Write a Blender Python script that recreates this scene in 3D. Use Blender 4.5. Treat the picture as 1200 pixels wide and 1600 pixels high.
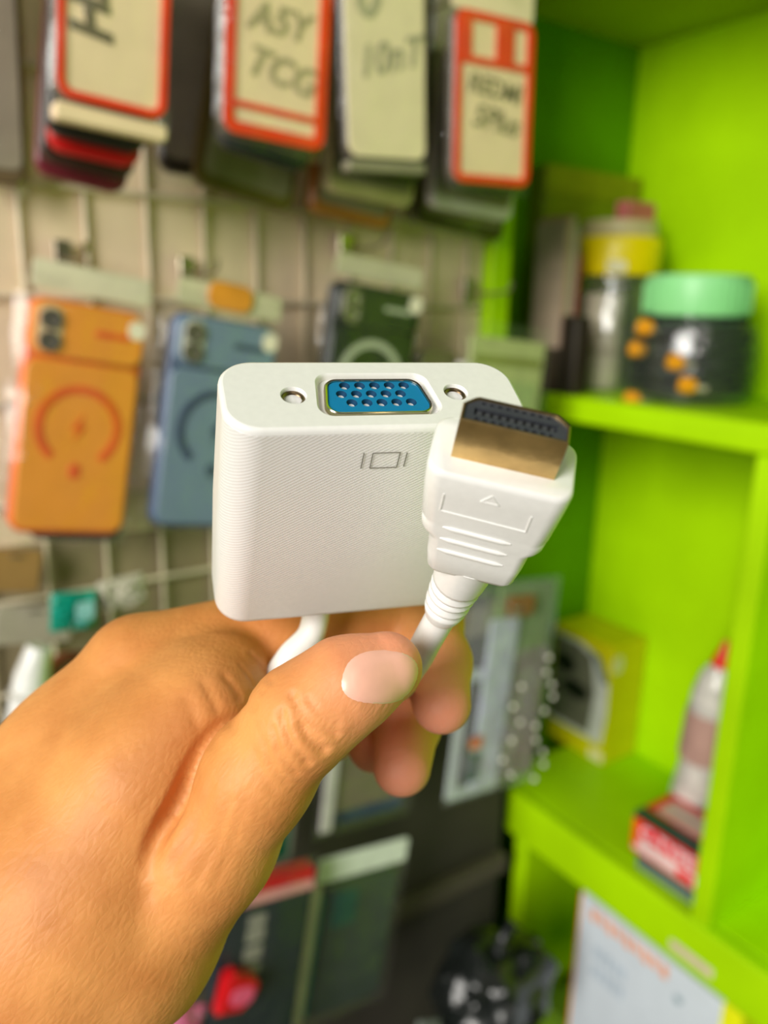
import bpy, bmesh, math, random
import numpy as np
from mathutils import Vector, Matrix, noise

for o in list(bpy.data.objects):
    bpy.data.objects.remove(o)
SC = bpy.context.scene
COL = SC.collection
rnd = random.Random(7)

# ------------------------------------------------------------------ camera
FPX = 1250.0                                   # focal length in pixels of the 1200x1600 frame
YAW, PITCH, ROLL = math.radians(34.6), math.radians(14.5), math.radians(1.5)
CAM = np.array([0, 0, 1.4])
FW = np.array([math.sin(YAW)*math.cos(PITCH), math.cos(YAW)*math.cos(PITCH), -math.sin(PITCH)])
R0 = np.array([math.cos(YAW), -math.sin(YAW), 0.0])
U0 = np.cross(R0, FW)
RT = math.cos(ROLL)*R0 + math.sin(ROLL)*U0
UP = -math.sin(ROLL)*R0 + math.cos(ROLL)*U0

def ray(x, y): return (x-600)/FPX*RT - (y-800)/FPX*UP + FW
def at(x, y, z): return CAM + z*ray(x, y)
def onX(x, y, v): r = ray(x, y); return CAM + r*(v/r[0])
def onY(x, y, v): r = ray(x, y); return CAM + r*(v/r[1])
def onZ(x, y, v): r = ray(x, y); return CAM + r*((v-CAM[2])/r[2])
BC = np.stack([RT, -UP, FW], 1)                # camera space (right, down, forward) -> world

cd = bpy.data.cameras.new('camera'); cam = bpy.data.objects.new('camera', cd); COL.objects.link(cam)
cd.sensor_fit = 'HORIZONTAL'; cd.sensor_width = 36; cd.lens = 36*FPX/1200
cd.clip_start = 0.005; cd.clip_end = 50
mw = Matrix(((RT[0], UP[0], -FW[0], CAM[0]), (RT[1], UP[1], -FW[1], CAM[1]), (RT[2], UP[2], -FW[2], CAM[2]), (0, 0, 0, 1)))
cam.matrix_world = mw
cd.dof.use_dof = True; cd.dof.focus_distance = 0.128; cd.dof.aperture_fstop = 15.0
SC.camera = cam

# ------------------------------------------------------------------ light
w = bpy.data.worlds.new('World'); SC.world = w; w.use_nodes = True
bg = w.node_tree.nodes['Background']; bg.inputs[0].default_value = (1.0, 0.96, 0.9, 1); bg.inputs[1].default_value = 0.055
def area(name, loc, target, size, power, col):
    l = bpy.data.lights.new(name, 'AREA'); l.shape = 'RECTANGLE'; l.size, l.size_y = size; l.energy = power; l.color = col
    o = bpy.data.objects.new(name, l); COL.objects.link(o); o.location = loc
    o.rotation_euler = (Vector(target)-Vector(loc)).to_track_quat('-Z', 'Y').to_euler(); return o
area('shop_door_daylight', (-2.82, -0.98, 2.35), (0.45, 0.42, 1.2), (1.5, 1.9), 122, (1.0, 0.965, 0.90))
area('front_fill_light', (-0.35, -1.1, 2.5), (0.4, 0.5, 1.1), (0.3, 1.2), 2.6, (1.0, 0.95, 0.85))  # fill light added behind the camera; no tube lamp is seen
SC.view_settings.view_transform = 'Standard'; SC.view_settings.look = 'None'
SC.view_settings.exposure = 0.42; SC.view_settings.gamma = 1; SC.view_settings.use_curve_mapping = False

# ------------------------------------------------------------------ materials
def lin(c):
    return tuple((v/12.92 if v <= 0.04045 else ((v+0.055)/1.055)**2.4) for v in [q/255 for q in c])
def mat(name, rgb, rough=0.5, metal=0.0, var=0.12, scale=40.0, bump=0.0, bscale=300.0, coat=0.0, spec=0.5, sss=0.0):
    m = bpy.data.materials.new(name); m.use_nodes = True
    nt = m.node_tree; b = nt.nodes['Principled BSDF']
    c = lin(rgb)
    tc = nt.nodes.new('ShaderNodeTexCoord')
    n = nt.nodes.new('ShaderNodeTexNoise'); n.inputs['Scale'].default_value = scale; n.inputs['Detail'].default_value = 4
    nt.links.new(tc.outputs['Object'], n.inputs['Vector'])
    r = nt.nodes.new('ShaderNodeValToRGB')
    r.color_ramp.elements[0].position = 0.3; r.color_ramp.elements[1].position = 0.7
    r.color_ramp.elements[0].color = (*[v*(1-var) for v in c], 1); r.color_ramp.elements[1].color = (*[min(1, v*(1+var)) for v in c], 1)
    nt.links.new(n.outputs['Fac'], r.inputs['Fac']); nt.links.new(r.outputs['Color'], b.inputs['Base Color'])
    b.inputs['Roughness'].default_value = rough; b.inputs['Metallic'].default_value = metal
    b.inputs['Coat Weight'].default_value = coat; b.inputs['Specular IOR Level'].default_value = spec
    if sss:
        b.inputs['Subsurface Weight'].default_value = sss; b.inputs['Subsurface Scale'].default_value = 0.003
        b.inputs['Subsurface Radius'].default_value = (1.0, 0.4, 0.2)
    if bump:
        n2 = nt.nodes.new('ShaderNodeTexNoise'); n2.inputs['Scale'].default_value = bscale
        bp = nt.nodes.new('ShaderNodeBump'); bp.inputs['Strength'].default_value = bump; bp.inputs['Distance'].default_value = 0.001
        nt.links.new(tc.outputs['Object'], n2.inputs['Vector']); nt.links.new(n2.outputs['Fac'], bp.inputs['Height']); nt.links.new(bp.outputs['Normal'], b.inputs['Normal'])
    return m
def film(name, rgb=(255, 255, 255), gloss=0.035, rough=0.04, haze=0.012):
    """clear plastic film: mostly see-through, some gloss, a little milky haze"""
    m = bpy.data.materials.new(name); m.use_nodes = True; nt = m.node_tree
    nt.nodes.remove(nt.nodes['Principled BSDF']); out = nt.nodes['Material Output']
    t = nt.nodes.new('ShaderNodeBsdfTransparent'); g = nt.nodes.new('ShaderNodeBsdfGlossy'); d = nt.nodes.new('ShaderNodeBsdfDiffuse')
    t.inputs[0].default_value = (*lin(rgb), 1); g.inputs['Roughness'].default_value = rough; d.inputs[0].default_value = (*lin(rgb), 1)
    a = nt.nodes.new('ShaderNodeMixShader'); b = nt.nodes.new('ShaderNodeMixShader')
    a.inputs[0].default_value = haze; b.inputs[0].default_value = gloss
    tc = nt.nodes.new('ShaderNodeTexCoord'); n = nt.nodes.new('ShaderNodeTexNoise'); n.inputs['Scale'].default_value = 90; n.inputs['Distortion'].default_value = 1.5
    bp = nt.nodes.new('ShaderNodeBump'); bp.inputs['Strength'].default_value = 0.5; bp.inputs['Distance'].default_value = 0.002
    nt.links.new(tc.outputs['Object'], n.inputs['Vector']); nt.links.new(n.outputs['Fac'], bp.inputs['Height']); nt.links.new(bp.outputs[0], g.inputs['Normal'])
    nt.links.new(t.outputs[0], a.inputs[1]); nt.links.new(d.outputs[0], a.inputs[2])
    nt.links.new(a.outputs[0], b.inputs[1]); nt.links.new(g.outputs[0], b.inputs[2]); nt.links.new(b.outputs[0], out.inputs[0])
    return m
CACHE = {}
def M(key, *a, **k):
    if key not in CACHE: CACHE[key] = mat(key, *a, **k)
    return CACHE[key]
GREEN = mat('green_paint', (174, 226, 0), rough=0.45, spec=0.2, var=0.10, scale=9, bump=0.25, bscale=60)
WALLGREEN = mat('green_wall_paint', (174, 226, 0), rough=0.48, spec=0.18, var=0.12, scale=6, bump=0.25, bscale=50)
FILM = film('clear_bag_film'); FILMHAZE = film('hazy_bag_film', (245, 248, 250), 0.10, 0.16, 0.09)
CREAM = mat('cream_card', (242, 216, 178), rough=0.6, var=0.06)
INK = mat('marker_ink', (112, 102, 76), rough=0.6)
REDFR = mat('red_frame_print', (235, 62, 28), rough=0.4)

# ------------------------------------------------------------------ mesh helpers
class MB:
    def __init__(s): s.v = []; s.f = []
    def add(s, v, f):
        o = len(s.v); s.v += [tuple(map(float, p)) for p in v]; s.f += [tuple(i+o for i in q) for q in f]; return s
    def loft(s, loops, cap0=True, cap1=True):
        n = len(loops[0]); v = [p for l in loops for p in l]; f = []
        for i in range(len(loops)-1):
            for j in range(n):
                k = (j+1) % n; f.append((i*n+j, i*n+k, (i+1)*n+k, (i+1)*n+j))
        if cap0: f.append(tuple(range(n-1, -1, -1)))
        if cap1: f.append(tuple((len(loops)-1)*n+j for j in range(n)))
        return s.add(v, f)
    def box(s, a, b):
        x0, y0, z0 = a; x1, y1, z1 = b
        return s.add([(x0,y0,z0),(x1,y0,z0),(x1,y1,z0),(x0,y1,z0),(x0,y0,z1),(x1,y0,z1),(x1,y1,z1),(x0,y1,z1)],
                     [(0,3,2,1),(4,5,6,7),(0,1,5,4),(1,2,6,5),(2,3,7,6),(3,0,4,7)])
    def bevbox(s, a, b, c):
        """box with chamfered vertical outline and edges (XZ outline, extruded along Y)"""
        return s.slab(b[0]-a[0], b[2]-a[2], b[1]-a[1], c, c*0.6, ((a[0]+b[0])/2, a[1], a[2]))
    def slab(s, w, h, t, r, bev, org=(0, 0, 0), n=5):
        """rounded rectangle w x h standing on org (bottom centre), front face at org.y, going +Y"""
        ox, oy, oz = org; loops = []
        for y, i in ((0, bev), (bev, 0), (t-bev, 0), (t, bev)):
            loops.append([(ox+x, oy+y, oz+h/2+z) for x, z in rrect(w/2-i, h/2-i, max(r-i, 1e-5), n)][::-1])
        return s.loft(loops[::-1])
    def frame(s, w, h, t, r, bd, org=(0, 0, 0), n=5):
        ox, oy, oz = org
        o = rrect(w/2, h/2, r, n); i = rrect(w/2-bd, h/2-bd, max(r-bd, 1e-4), n)
        L = [[(ox+x, oy+y, oz+h/2+z) for x, z in q] for q, y in ((o, 0), (i, 0), (i, t), (o, t), (o, 0))]
        return s.loft(L, False, False)
    def lathe(s, prof, n=28, org=(0, 0, 0), cap=True):
        loops = [[(org[0]+r*math.cos(2*math.pi*j/n), org[1]+r*math.sin(2*math.pi*j/n), org[2]+z) for j in range(n)] for r, z in prof]
        return s.loft(loops, cap, cap)
    def tube(s, pts, rad, n=10):
        P = [Vector(p) for p in pts]; m = len(P); R = rad if isinstance(rad, (list, tuple)) else [rad]*m
        T = [(P[min(i+1, m-1)]-P[max(i-1, 0)]).normalized() for i in range(m)]
        ref = Vector((0, 0, 1)) if abs(T[0].z) < 0.9 else Vector((1, 0, 0))
        a = T[0].cross(ref).normalized(); loops = []
        for i in range(m):
            a = (a - T[i]*a.dot(T[i])).normalized(); b = T[i].cross(a)
            loops.append([tuple(P[i]+R[i]*(math.cos(2*math.pi*j/n)*a+math.sin(2*math.pi*j/n)*b)) for j in range(n)])
        return s.loft(loops)
def rrect(hw, hh, r, n=6):
    r = min(r, hw, hh); out = []
    for cx, cy, a0 in ((hw-r, hh-r, 0), (-hw+r, hh-r, 90), (-hw+r, -hh+r, 180), (hw-r, -hh+r, 270)):
        for k in range(n+1):
            a = math.radians(a0+90*k/n); out.append((cx+r*math.cos(a), cy+r*math.sin(a)))
    return out
def circ(cx, cy, r, n=16): return [(cx+r*math.cos(2*math.pi*k/n), cy+r*math.sin(2*math.pi*k/n)) for k in range(n)]
def spline(pts, n=8):
    P = [Vector(p) for p in pts]; out = []
    for i in range(len(P)-1):
        a, b, c, d = P[max(i-1, 0)], P[i], P[i+1], P[min(i+2, len(P)-1)]
        for k in range(n):
            t = k/n; out.append(0.5*((2*b)+(c-a)*t+(2*a-5*b+4*c-d)*t*t+(3*b-a-3*c+d)*t**3))
    out.append(P[-1]); return out
def mk(name, mb, material, parent=None, smooth=35):
    me = bpy.data.meshes.new(name); me.from_pydata(mb.v, [], mb.f); me.validate(); me.update()
    bm = bmesh.new(); bm.from_mesh(me); bmesh.ops.recalc_face_normals(bm, faces=bm.faces); bm.to_mesh(me); bm.free()
    if smooth:
        for p in me.polygons: p.use_smooth = True
        me.set_sharp_from_angle(angle=math.radians(smooth))
    me.materials.append(material)
    o = bpy.data.objects.new(name, me); COL.objects.link(o)
    if parent is not None: o.parent = parent
    return o
def plate(outer, holes, z, walls=()):
    """flat face with holes at height z; walls: list of (loop index, [(scale-free loop, z)...])"""
    bm = bmesh.new(); ed = []
    for lp in [outer]+list(holes):
        vs = [bm.verts.new((x, y, z)) for x, y in lp]
        ed += [bm.edges.new((vs[i], vs[(i+1) % len(vs)])) for i in range(len(vs))]
    bmesh.ops.triangle_fill(bm, use_beauty=True, use_dissolve=False, edges=ed, normal=(0, 0, 1))
    bm.verts.index_update(); v = [tuple(q.co) for q in bm.verts]; f = [tuple(q.index for q in fc.verts) for fc in bm.faces]; bm.free()
    f = [q if (Vector(v[q[1]])-Vector(v[q[0]])).cross(Vector(v[q[2]])-Vector(v[q[0]])).z > 0 else q[::-1] for q in f]
    return v, f
def tag(o, label=None, cat=None, group=None, kind=None):
    if label: o['label'] = label
    if cat: o['category'] = cat
    if group: o['group'] = group
    if kind: o['kind'] = kind
    return o
def thing(name, label, cat, loc=(0, 0, 0), group=None, rot=None):
    o = bpy.data.objects.new(name, None); o.empty_display_size = 0.02; COL.objects.link(o)
    o.location = tuple(map(float, loc))
    if rot is not None: o.rotation_euler = rot
    return tag(o, label, cat, group)
def text(name, s, size, material, parent, loc, rot=(math.pi/2, 0, 0), shear=0.0, bold=0.0, extrude=0.0001):
    c = bpy.data.curves.new(name, 'FONT'); c.body = s; c.size = size; c.align_x = 'CENTER'; c.align_y = 'CENTER'
    c.shear = shear; c.offset = bold; c.extrude = extrude
    t = bpy.data.objects.new(name, c); COL.objects.link(t)
    dg = bpy.context.evaluated_depsgraph_get(); me = bpy.data.meshes.new_from_object(t.evaluated_get(dg))
    bpy.data.objects.remove(t); me.materials.clear(); me.materials.append(material)
    o = bpy.data.objects.new(name, me); COL.objects.link(o); o.parent = parent; o.location = loc; o.rotation_euler = rot
    return o
def bag_mesh(w, h, t, seed, wr=0.002, nx=14, nz=22, org=(0, 0, 0)):
    """pillow of two wrinkled film sheets joined along the edges"""
    mb = MB()
    for sgn in (-1, 1):
        v = []; f = []
        for j in range(nz+1):
            for i in range(nx+1):
                u = i/nx*2-1; q = j/nz*2-1
                e = (1-u**6)*(1-q**8)
                d = (t/2+wr*noise.noise((u*3+seed, q*6, sgn*3+seed))*1.6+wr*noise.noise((u*9+seed, q*13, sgn*5)))*e
                v.append((org[0]+u*w/2, org[1]+t/2+sgn*d, org[2]+h/2+q*h/2))
        for j in range(nz):
            for i in range(nx):
                a = j*(nx+1)+i; f.append((a, a+1, a+nx+2, a+nx+1))
        mb.add(v, f)
    return mb

# ------------------------------------------------------------------ setting
YW, XW, ZC, XF = 0.745, 0.885, 1.719, 0.669
ZM, ZL, ZLB = 1.308, 0.79, 0.727
def setting(name, a, b, m): return tag(mk(name, MB().box(a, b), m, None, 0), kind='structure')
setting('wall_back', (-1.2, YW, 0), (XW+0.05, YW+0.05, 2.6), mat('shaded_green_wall_paint', (104, 164, 0), rough=0.5, spec=0.15, var=0.16, scale=6, bump=0.25, bscale=50))  # back wall's shade painted in as a deeper green than the right wall
setting('wall_right', (XW, -0.9, 0), (XW+0.05, YW, 2.6), WALLGREEN)
setting('floor', (-1.6, -1.2, -0.05), (XW+0.05, YW+0.05, 0), mat('concrete_floor', (120, 112, 100), rough=0.7, scale=5))
setting('trim_1', (0.615, -0.5, ZC), (XW, YW, ZC+0.02), mat('green_shelf_top_paint', (176, 190, 6), rough=0.5, scale=8))

# painted timber shelving along the right wall
sh = thing('wall_shelf', 'lime green painted wooden shelving unit along the right wall', 'shelf', (XF, 0.3, ZLB-0.5))
def inl(root, mb):
    l = root.location; mb.v = [(x-l[0], y-l[1], z-l[2]) for x, y, z in mb.v]; return mb
mk('shelf_board', inl(sh, MB().bevbox((XF, -0.5, ZM-0.028), (XW-0.001, 0.655, ZM), 0.004)), GREEN, sh)
mk('shelf_board', inl(sh, MB().bevbox((XF+0.016, -0.5, ZL-0.02), (XW-0.001, 0.700, ZL), 0.002)), GREEN, sh)
mk('front_batten', inl(sh, MB().bevbox((XF, -0.5, ZLB), (XF+0.015, 0.668, ZL), 0.004)), GREEN, sh)
mk('partition', inl(sh, MB().bevbox((XF+0.001, 0.371, ZL+0.0005), (XW-0.001, 0.392, ZM-0.0285), 0.003)), GREEN, sh)
mk('partition', inl(sh, MB().bevbox((XF+0.001, 0.362, ZM+0.0005), (XW-0.001, 0.383, ZC-0.001), 0.003)), GREEN, sh)
mk('end_panel', inl(sh, MB().bevbox((XF+0.002, 0.627, 0.002), (XW-0.001, 0.650, ZLB-0.0005), 0.004)), GREEN, sh)
mk('end_panel', inl(sh, MB().bevbox((XF+0.002, -0.45, 0.002), (XW-0.001, -0.43, ZLB-0.0005), 0.003)), GREEN, sh)
# chipped paint and tape left on the batten
tp = onX(1078, 1505, XF-0.0006)
mk('tape_scrap', inl(sh, MB().slab(0.052, 0.012, 0.0008, 0.003, 0.0003, (0, 0, 0))), M('tape', (225, 205, 180), rough=0.6), sh)
ts = [o for o in sh.children if o.name.startswith('tape_scrap')][0]
ts.data.transform(Matrix.Translation(Vector(sh.location)))
ts.location = Vector(tp)-Vector(sh.location); ts.rotation_euler = (math.radians(3), 0, -math.pi/2)

# display board with wire grid, behind the hanging goods
BY = 0.632
bd = thing('display_board', 'cream display board with a wire grid behind the hanging phone cases', 'board', (0.28, BY, 1.03))
mk('backing', inl(bd, MB().bevbox((-0.35, BY, 1.215), (0.548, BY+0.012, 1.95), 0.004)), M('board', (238, 216, 182), rough=0.7, var=0.14, scale=14), bd)
mk('shade_band', inl(bd, MB().bevbox((-0.35, BY+0.001, 1.076), (0.548, BY+0.012, 1.2145), 0.003)), M('shade_band', (146, 132, 102), rough=0.7, var=0.2, scale=16), bd)  # grey-brown band puts the shade under the cases into the board's colour
WIRE = mat('grid_wire', (224, 212, 184), rough=0.4, metal=0.0)
for k in range(20): mk('vertical_wire', inl(bd, MB().tube([(-0.33+k*0.045, BY-0.003, 1.08), (-0.33+k*0.045, BY-0.003, 1.94)], 0.0016, 6)), WIRE, bd)
for k in range(12): mk('horizontal_wire', inl(bd, MB().tube([(-0.34, BY-0.006, 1.10+k*0.075), (0.54, BY-0.006, 1.10+k*0.075)], 0.0019, 6)), WIRE, bd)
mk('edge_strip', inl(bd, MB().bevbox((0.549, BY-0.012, 1.36), (0.575, BY+0.02, 1.95), 0.003)), GREEN, bd)
lb = thing('dark_board', 'dark grey brown board on the wall below the display grid', 'board', (0.2, BY+0.02, 0.4))
mk('panel', inl(lb, MB().bevbox((-0.5, BY+0.012, 0.02), (0.64, BY+0.03, 1.074), 0.003)), M('darkboard', (58, 54, 44), rough=0.7, var=0.3, scale=7), lb)
mk('cross_batten', inl(lb, MB().bevbox((-0.5, BY-0.004, 0.70), (0.64, BY+0.0115, 0.725), 0.003)), M('darkbatten', (84, 78, 62), rough=0.7), lb)
mk('cross_batten', inl(lb, MB().bevbox((-0.5, BY-0.004, 1.04), (0.64, BY+0.0115, 1.073), 0.003)), M('greybatten', (150, 140, 118), rough=0.7), lb)

# ------------------------------------------------------------------ hanging goods
def hang(name, label, cat, bl, br, Y, group=None):
    a, b = onY(*bl, Y), onY(*br, Y)
    o = thing(name, label, cat, (a+b)/2, group); d = b-a
    o.rotation_euler = (0, -math.atan2(d[2], d[0]), 0)
    return o, float(np.linalg.norm(d))
def hook(name, label, x, z, y0, loops=True):
    o = thing(name, label, 'hook', (x, BY-0.008, z), 'wire hooks on the display grid')
    STEEL = M('hook_steel', (170, 160, 140), rough=0.3, metal=0.9)
    L = BY-0.008-y0
    mk('rod', MB().tube(spline([(0, 0, 0), (0, -L*0.5, -0.002), (0, -L, 0), (0, -L-0.006, 0.008)], 6), 0.0014, 8), STEEL, o)
    mk('clip', MB().slab(0.012, 0.024, 0.004, 0.002, 0.0006, (0, -0.001, -0.012)), STEEL, o)
    return o
def rear_pack(label, bl, br, Y, rgb, group, h=0.165, t=0.011, edge=None, bag=True):
    o, wd = hang('cased_pack', label, 'phone case', bl, br, Y, group)
    mk('case_shell', MB().slab(wd*0.93, h, t, 0.010, 0.002, (0, 0, 0.003)), M('case_%d_%d_%d' % rgb, rgb, rough=0.35), o)
    mk('insert_card', MB().slab(wd*0.80, h*0.9, 0.001, 0.006, 0.0003, (0, -0.0012, 0.012)), M('insert_card', (150, 140, 118), rough=0.6), o)
    if bag: mk('bag', bag_mesh(wd*1.0, h+0.008, t+0.005, rnd.random()*50, org=(0, -0.0025, -0.003)), FILM, o)
    return o
GA = 'packaged phone cases on the upper left hook'
GB = 'packaged phone cases on the second upper hook'
GC = 'packaged phone cases on the third upper hook'
GD = 'packaged phone cases on the upper right hook'
def card_pack(label, bl, br, Y, group, h, kind):
    o, wd = hang('carded_pack', label, 'phone case', bl, br, Y, group)
    t = 0.010
    mk('case_shell', MB().slab(wd, h, t, 0.009, 0.002, (0, 0.0022, 0)), M('smoke_shell', (92, 84, 70), rough=0.3), o)
    card = mk('card', MB().slab(wd*0.97, h*0.985, 0.0012, 0.008, 0.0003, (0, 0.0009, h*0.008)), CREAM if kind != 'c' else M('pale_card', (236, 218, 182), rough=0.6, var=0.05), o)
    if kind == 'a':
        mk('red_frame', MB().frame(wd*0.985, h*0.99, 0.0012, 0.009, wd*0.07, (0, -0.0004, h*0.006)), REDFR, o)
        mk('card_edge', MB().slab(wd*1.02, 0.0095, t*1.1, 0.003, 0.001, (0.001, 0.002, -0.0105)), CREAM, o)
        text('handwriting', 'FH', 0.030, INK, o, (-0.016, 0.0004, 0.054), (math.pi/2, math.radians(82), 0), 0.25, 0.0012)
    if kind == 'b':
        mk('red_frame', MB().frame(wd*0.99, h*0.99, 0.0012, 0.009, wd*0.10, (0, -0.0004, h*0.006)), REDFR, o)
        mk('red_band', MB().slab(wd*0.82, 0.004, 0.001, 0.0005, 0.0002, (0, -0.0003, 0.0165)), REDFR, o)
        text('handwriting', 'A5Y', 0.023, M('faded_ink', (170, 156, 122)), o, (-0.001, 0.0004, 0.070), (math.pi/2, 0, 0), 0.3, 0.0006)
        text('handwriting', 'TCG', 0.024, M('faded_ink', (170, 156, 122)), o, (0.002, 0.0004, 0.042), (math.pi/2, math.radians(8), 0), 0.3, 0.0006)
    if kind == 'c':
        text('handwriting', '0', 0.040, M('grey_ink', (172, 164, 138)), o, (-wd*0.22, 0.0004, 0.100), (math.pi/2, 0, 0), 0.1, 0.0012)
        text('handwriting', '10nT', 0.026, M('grey_ink', (172, 164, 138)), o, (0.001, 0.0004, 0.064), (math.pi/2, math.radians(-14), 0), 0.4, 0.0005)
        mk('grey_edge', MB().slab(wd*0.98, 0.007, t*1.05, 0.002, 0.0008, (0, 0.001, -0.008)), M('grey_edge', (140, 134, 110), rough=0.5), o)
    if kind == 'd':
        mk('red_frame', MB().frame(wd*0.99, h*0.99, 0.0012, 0.009, wd*0.075, (0, -0.0004, h*0.006)), REDFR, o)
        for x0, x1 in ((-0.46, -0.30), (0.0, 0.24), (0.40, 0.46)):
            mk('red_bar', MB().slab(wd*(x1-x0), h*0.235, 0.001, 0.001, 0.0002, (wd*(x0+x1)/2, -0.0003, h*0.745)), REDFR, o)
        mk('red_bar', MB().slab(wd*0.9, h*0.045, 0.001, 0.001, 0.0002, (0, -0.0003, h*0.70)), REDFR, o)
        mk('red_bar', MB().slab(wd*0.9, h*0.04, 0.001, 0.001, 0.0002, (0, -0.0003, h*0.945)), REDFR, o)
        text('handwriting', 'REDMI', 0.0185, M('olive_ink', (132, 124, 92)), o, (0.001, 0.0004, h*0.575), (math.pi/2, math.radians(5), 0), 0.15, 0.0003)
        text('handwriting', '5Plus', 0.022, M('olive_ink', (132, 124, 92)), o, (0.002, 0.0004, h*0.39), (math.pi/2, math.radians(6), 0), 0.3, 0.0003)
        mk('top_card', MB().slab(wd*1.02, 0.03, 0.0015, 0.003, 0.0004, (0, 0.003, h*1.0)), M('pale_card', (236, 218, 182), rough=0.6, var=0.05), o)
    mk('bag', bag_mesh(wd*1.1, h+0.012, t+0.006, rnd.random()*50, org=(0, -0.003, -0.006)), FILM, o)
    return o
card_pack('cream phone case card with a red frame at the top left, front of its stack', (86, 150), (260, 192), 0.500, GA, 0.165, 'a')
rear_pack('black case just behind the red framed top left card', (68, 214), (234, 252), 0.516, (30, 28, 26), GA, bag=False)
rear_pack('bright red case edge under the black one in the top left stack', (70, 238), (224, 274), 0.530, (200, 20, 22), GA, bag=False)
rear_pack('dark brown case between the red and the maroon case, top left', (56, 254), (214, 292), 0.546, (56, 40, 32), GA, bag=False)
rear_pack('maroon case at the back and bottom of the top left stack', (48, 276), (202, 314), 0.563, (112, 34, 46), GA, bag=False)
card_pack('cream card with a thick red frame and two handwritten lines, second from left', (347, 206), (506, 240), 0.500, GB, 0.165, 'b')
rear_pack('dark navy case behind the second red framed card', (335, 232), (484, 280), 0.522, (26, 34, 42), GB, bag=False)
rear_pack('olive brown case hanging at the back of the second stack', (296, 290), (460, 342), 0.578, (106, 92, 40), GB, bag=False)
card_pack('pale card without frame and with grey handwriting, third from left', (545, 246), (668, 254), 0.500, GC, 0.165, 'c')
rear_pack('charcoal case behind the unframed pale card', (538, 276), (662, 300), 0.522, (44, 46, 42), GC, bag=False)
rear_pack('cream case below the charcoal one in the third stack', (504, 302), (650, 334), 0.545, (190, 178, 130), GC, bag=False)
rear_pack('orange brown case at the bottom of the third stack', (478, 334), (614, 368), 0.585, (172, 108, 48), GC, bag=False)
dh = float(onY(697, 3, 0.5)[2]-onY(708, 284, 0.5)[2])
card_pack('red and cream card with two windows beside the green wall', (708, 284), (826, 294), 0.500, GD, dh, 'd')
rear_pack('charcoal case behind the red windowed card', (703, 300), (808, 322), 0.522, (46, 48, 42), GD, h=0.12, bag=False)
rear_pack('whitish clear case below the charcoal one by the green wall', (668, 326), (804, 354), 0.545, (200, 194, 190), GD, h=0.12, bag=False)
rear_pack('dark olive case at the bottom of the rightmost upper stack', (640, 350), (790, 384), 0.585, (66, 64, 26), GD, h=0.14)
GR = 'dark cases hanging behind the upper stacks'
rear_pack('dark brown case in the gap between the first two upper stacks', (248, 272), (350, 288), 0.605, (60, 52, 40), GR, h=0.2)
rear_pack('brown case at the far upper left edge', (-70, 285), (48, 300), 0.605, (112, 94, 66), GR, h=0.2)
rear_pack('dark brown case in the gap between the second and third upper stacks', (486, 262), (556, 276), 0.605, (74, 62, 46), GR, h=0.2)
rear_pack('dark olive case in the gap beside the rightmost upper stack', (655, 300), (720, 312), 0.605, (60, 66, 22), GR, h=0.2)
for nm, px, Y0 in (('upper left stack', 172, .5), ('second upper stack', 425, .5), ('third upper stack', 605, .5), ('upper right stack', 762, .5)):
    p = onY(px, 170, Y0)
    hook('wire_hook', 'steel wire hook carrying the '+nm+' of phone cases', float(p[0]), 1.685 if px != 762 else 1.63, 0.492)

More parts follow.
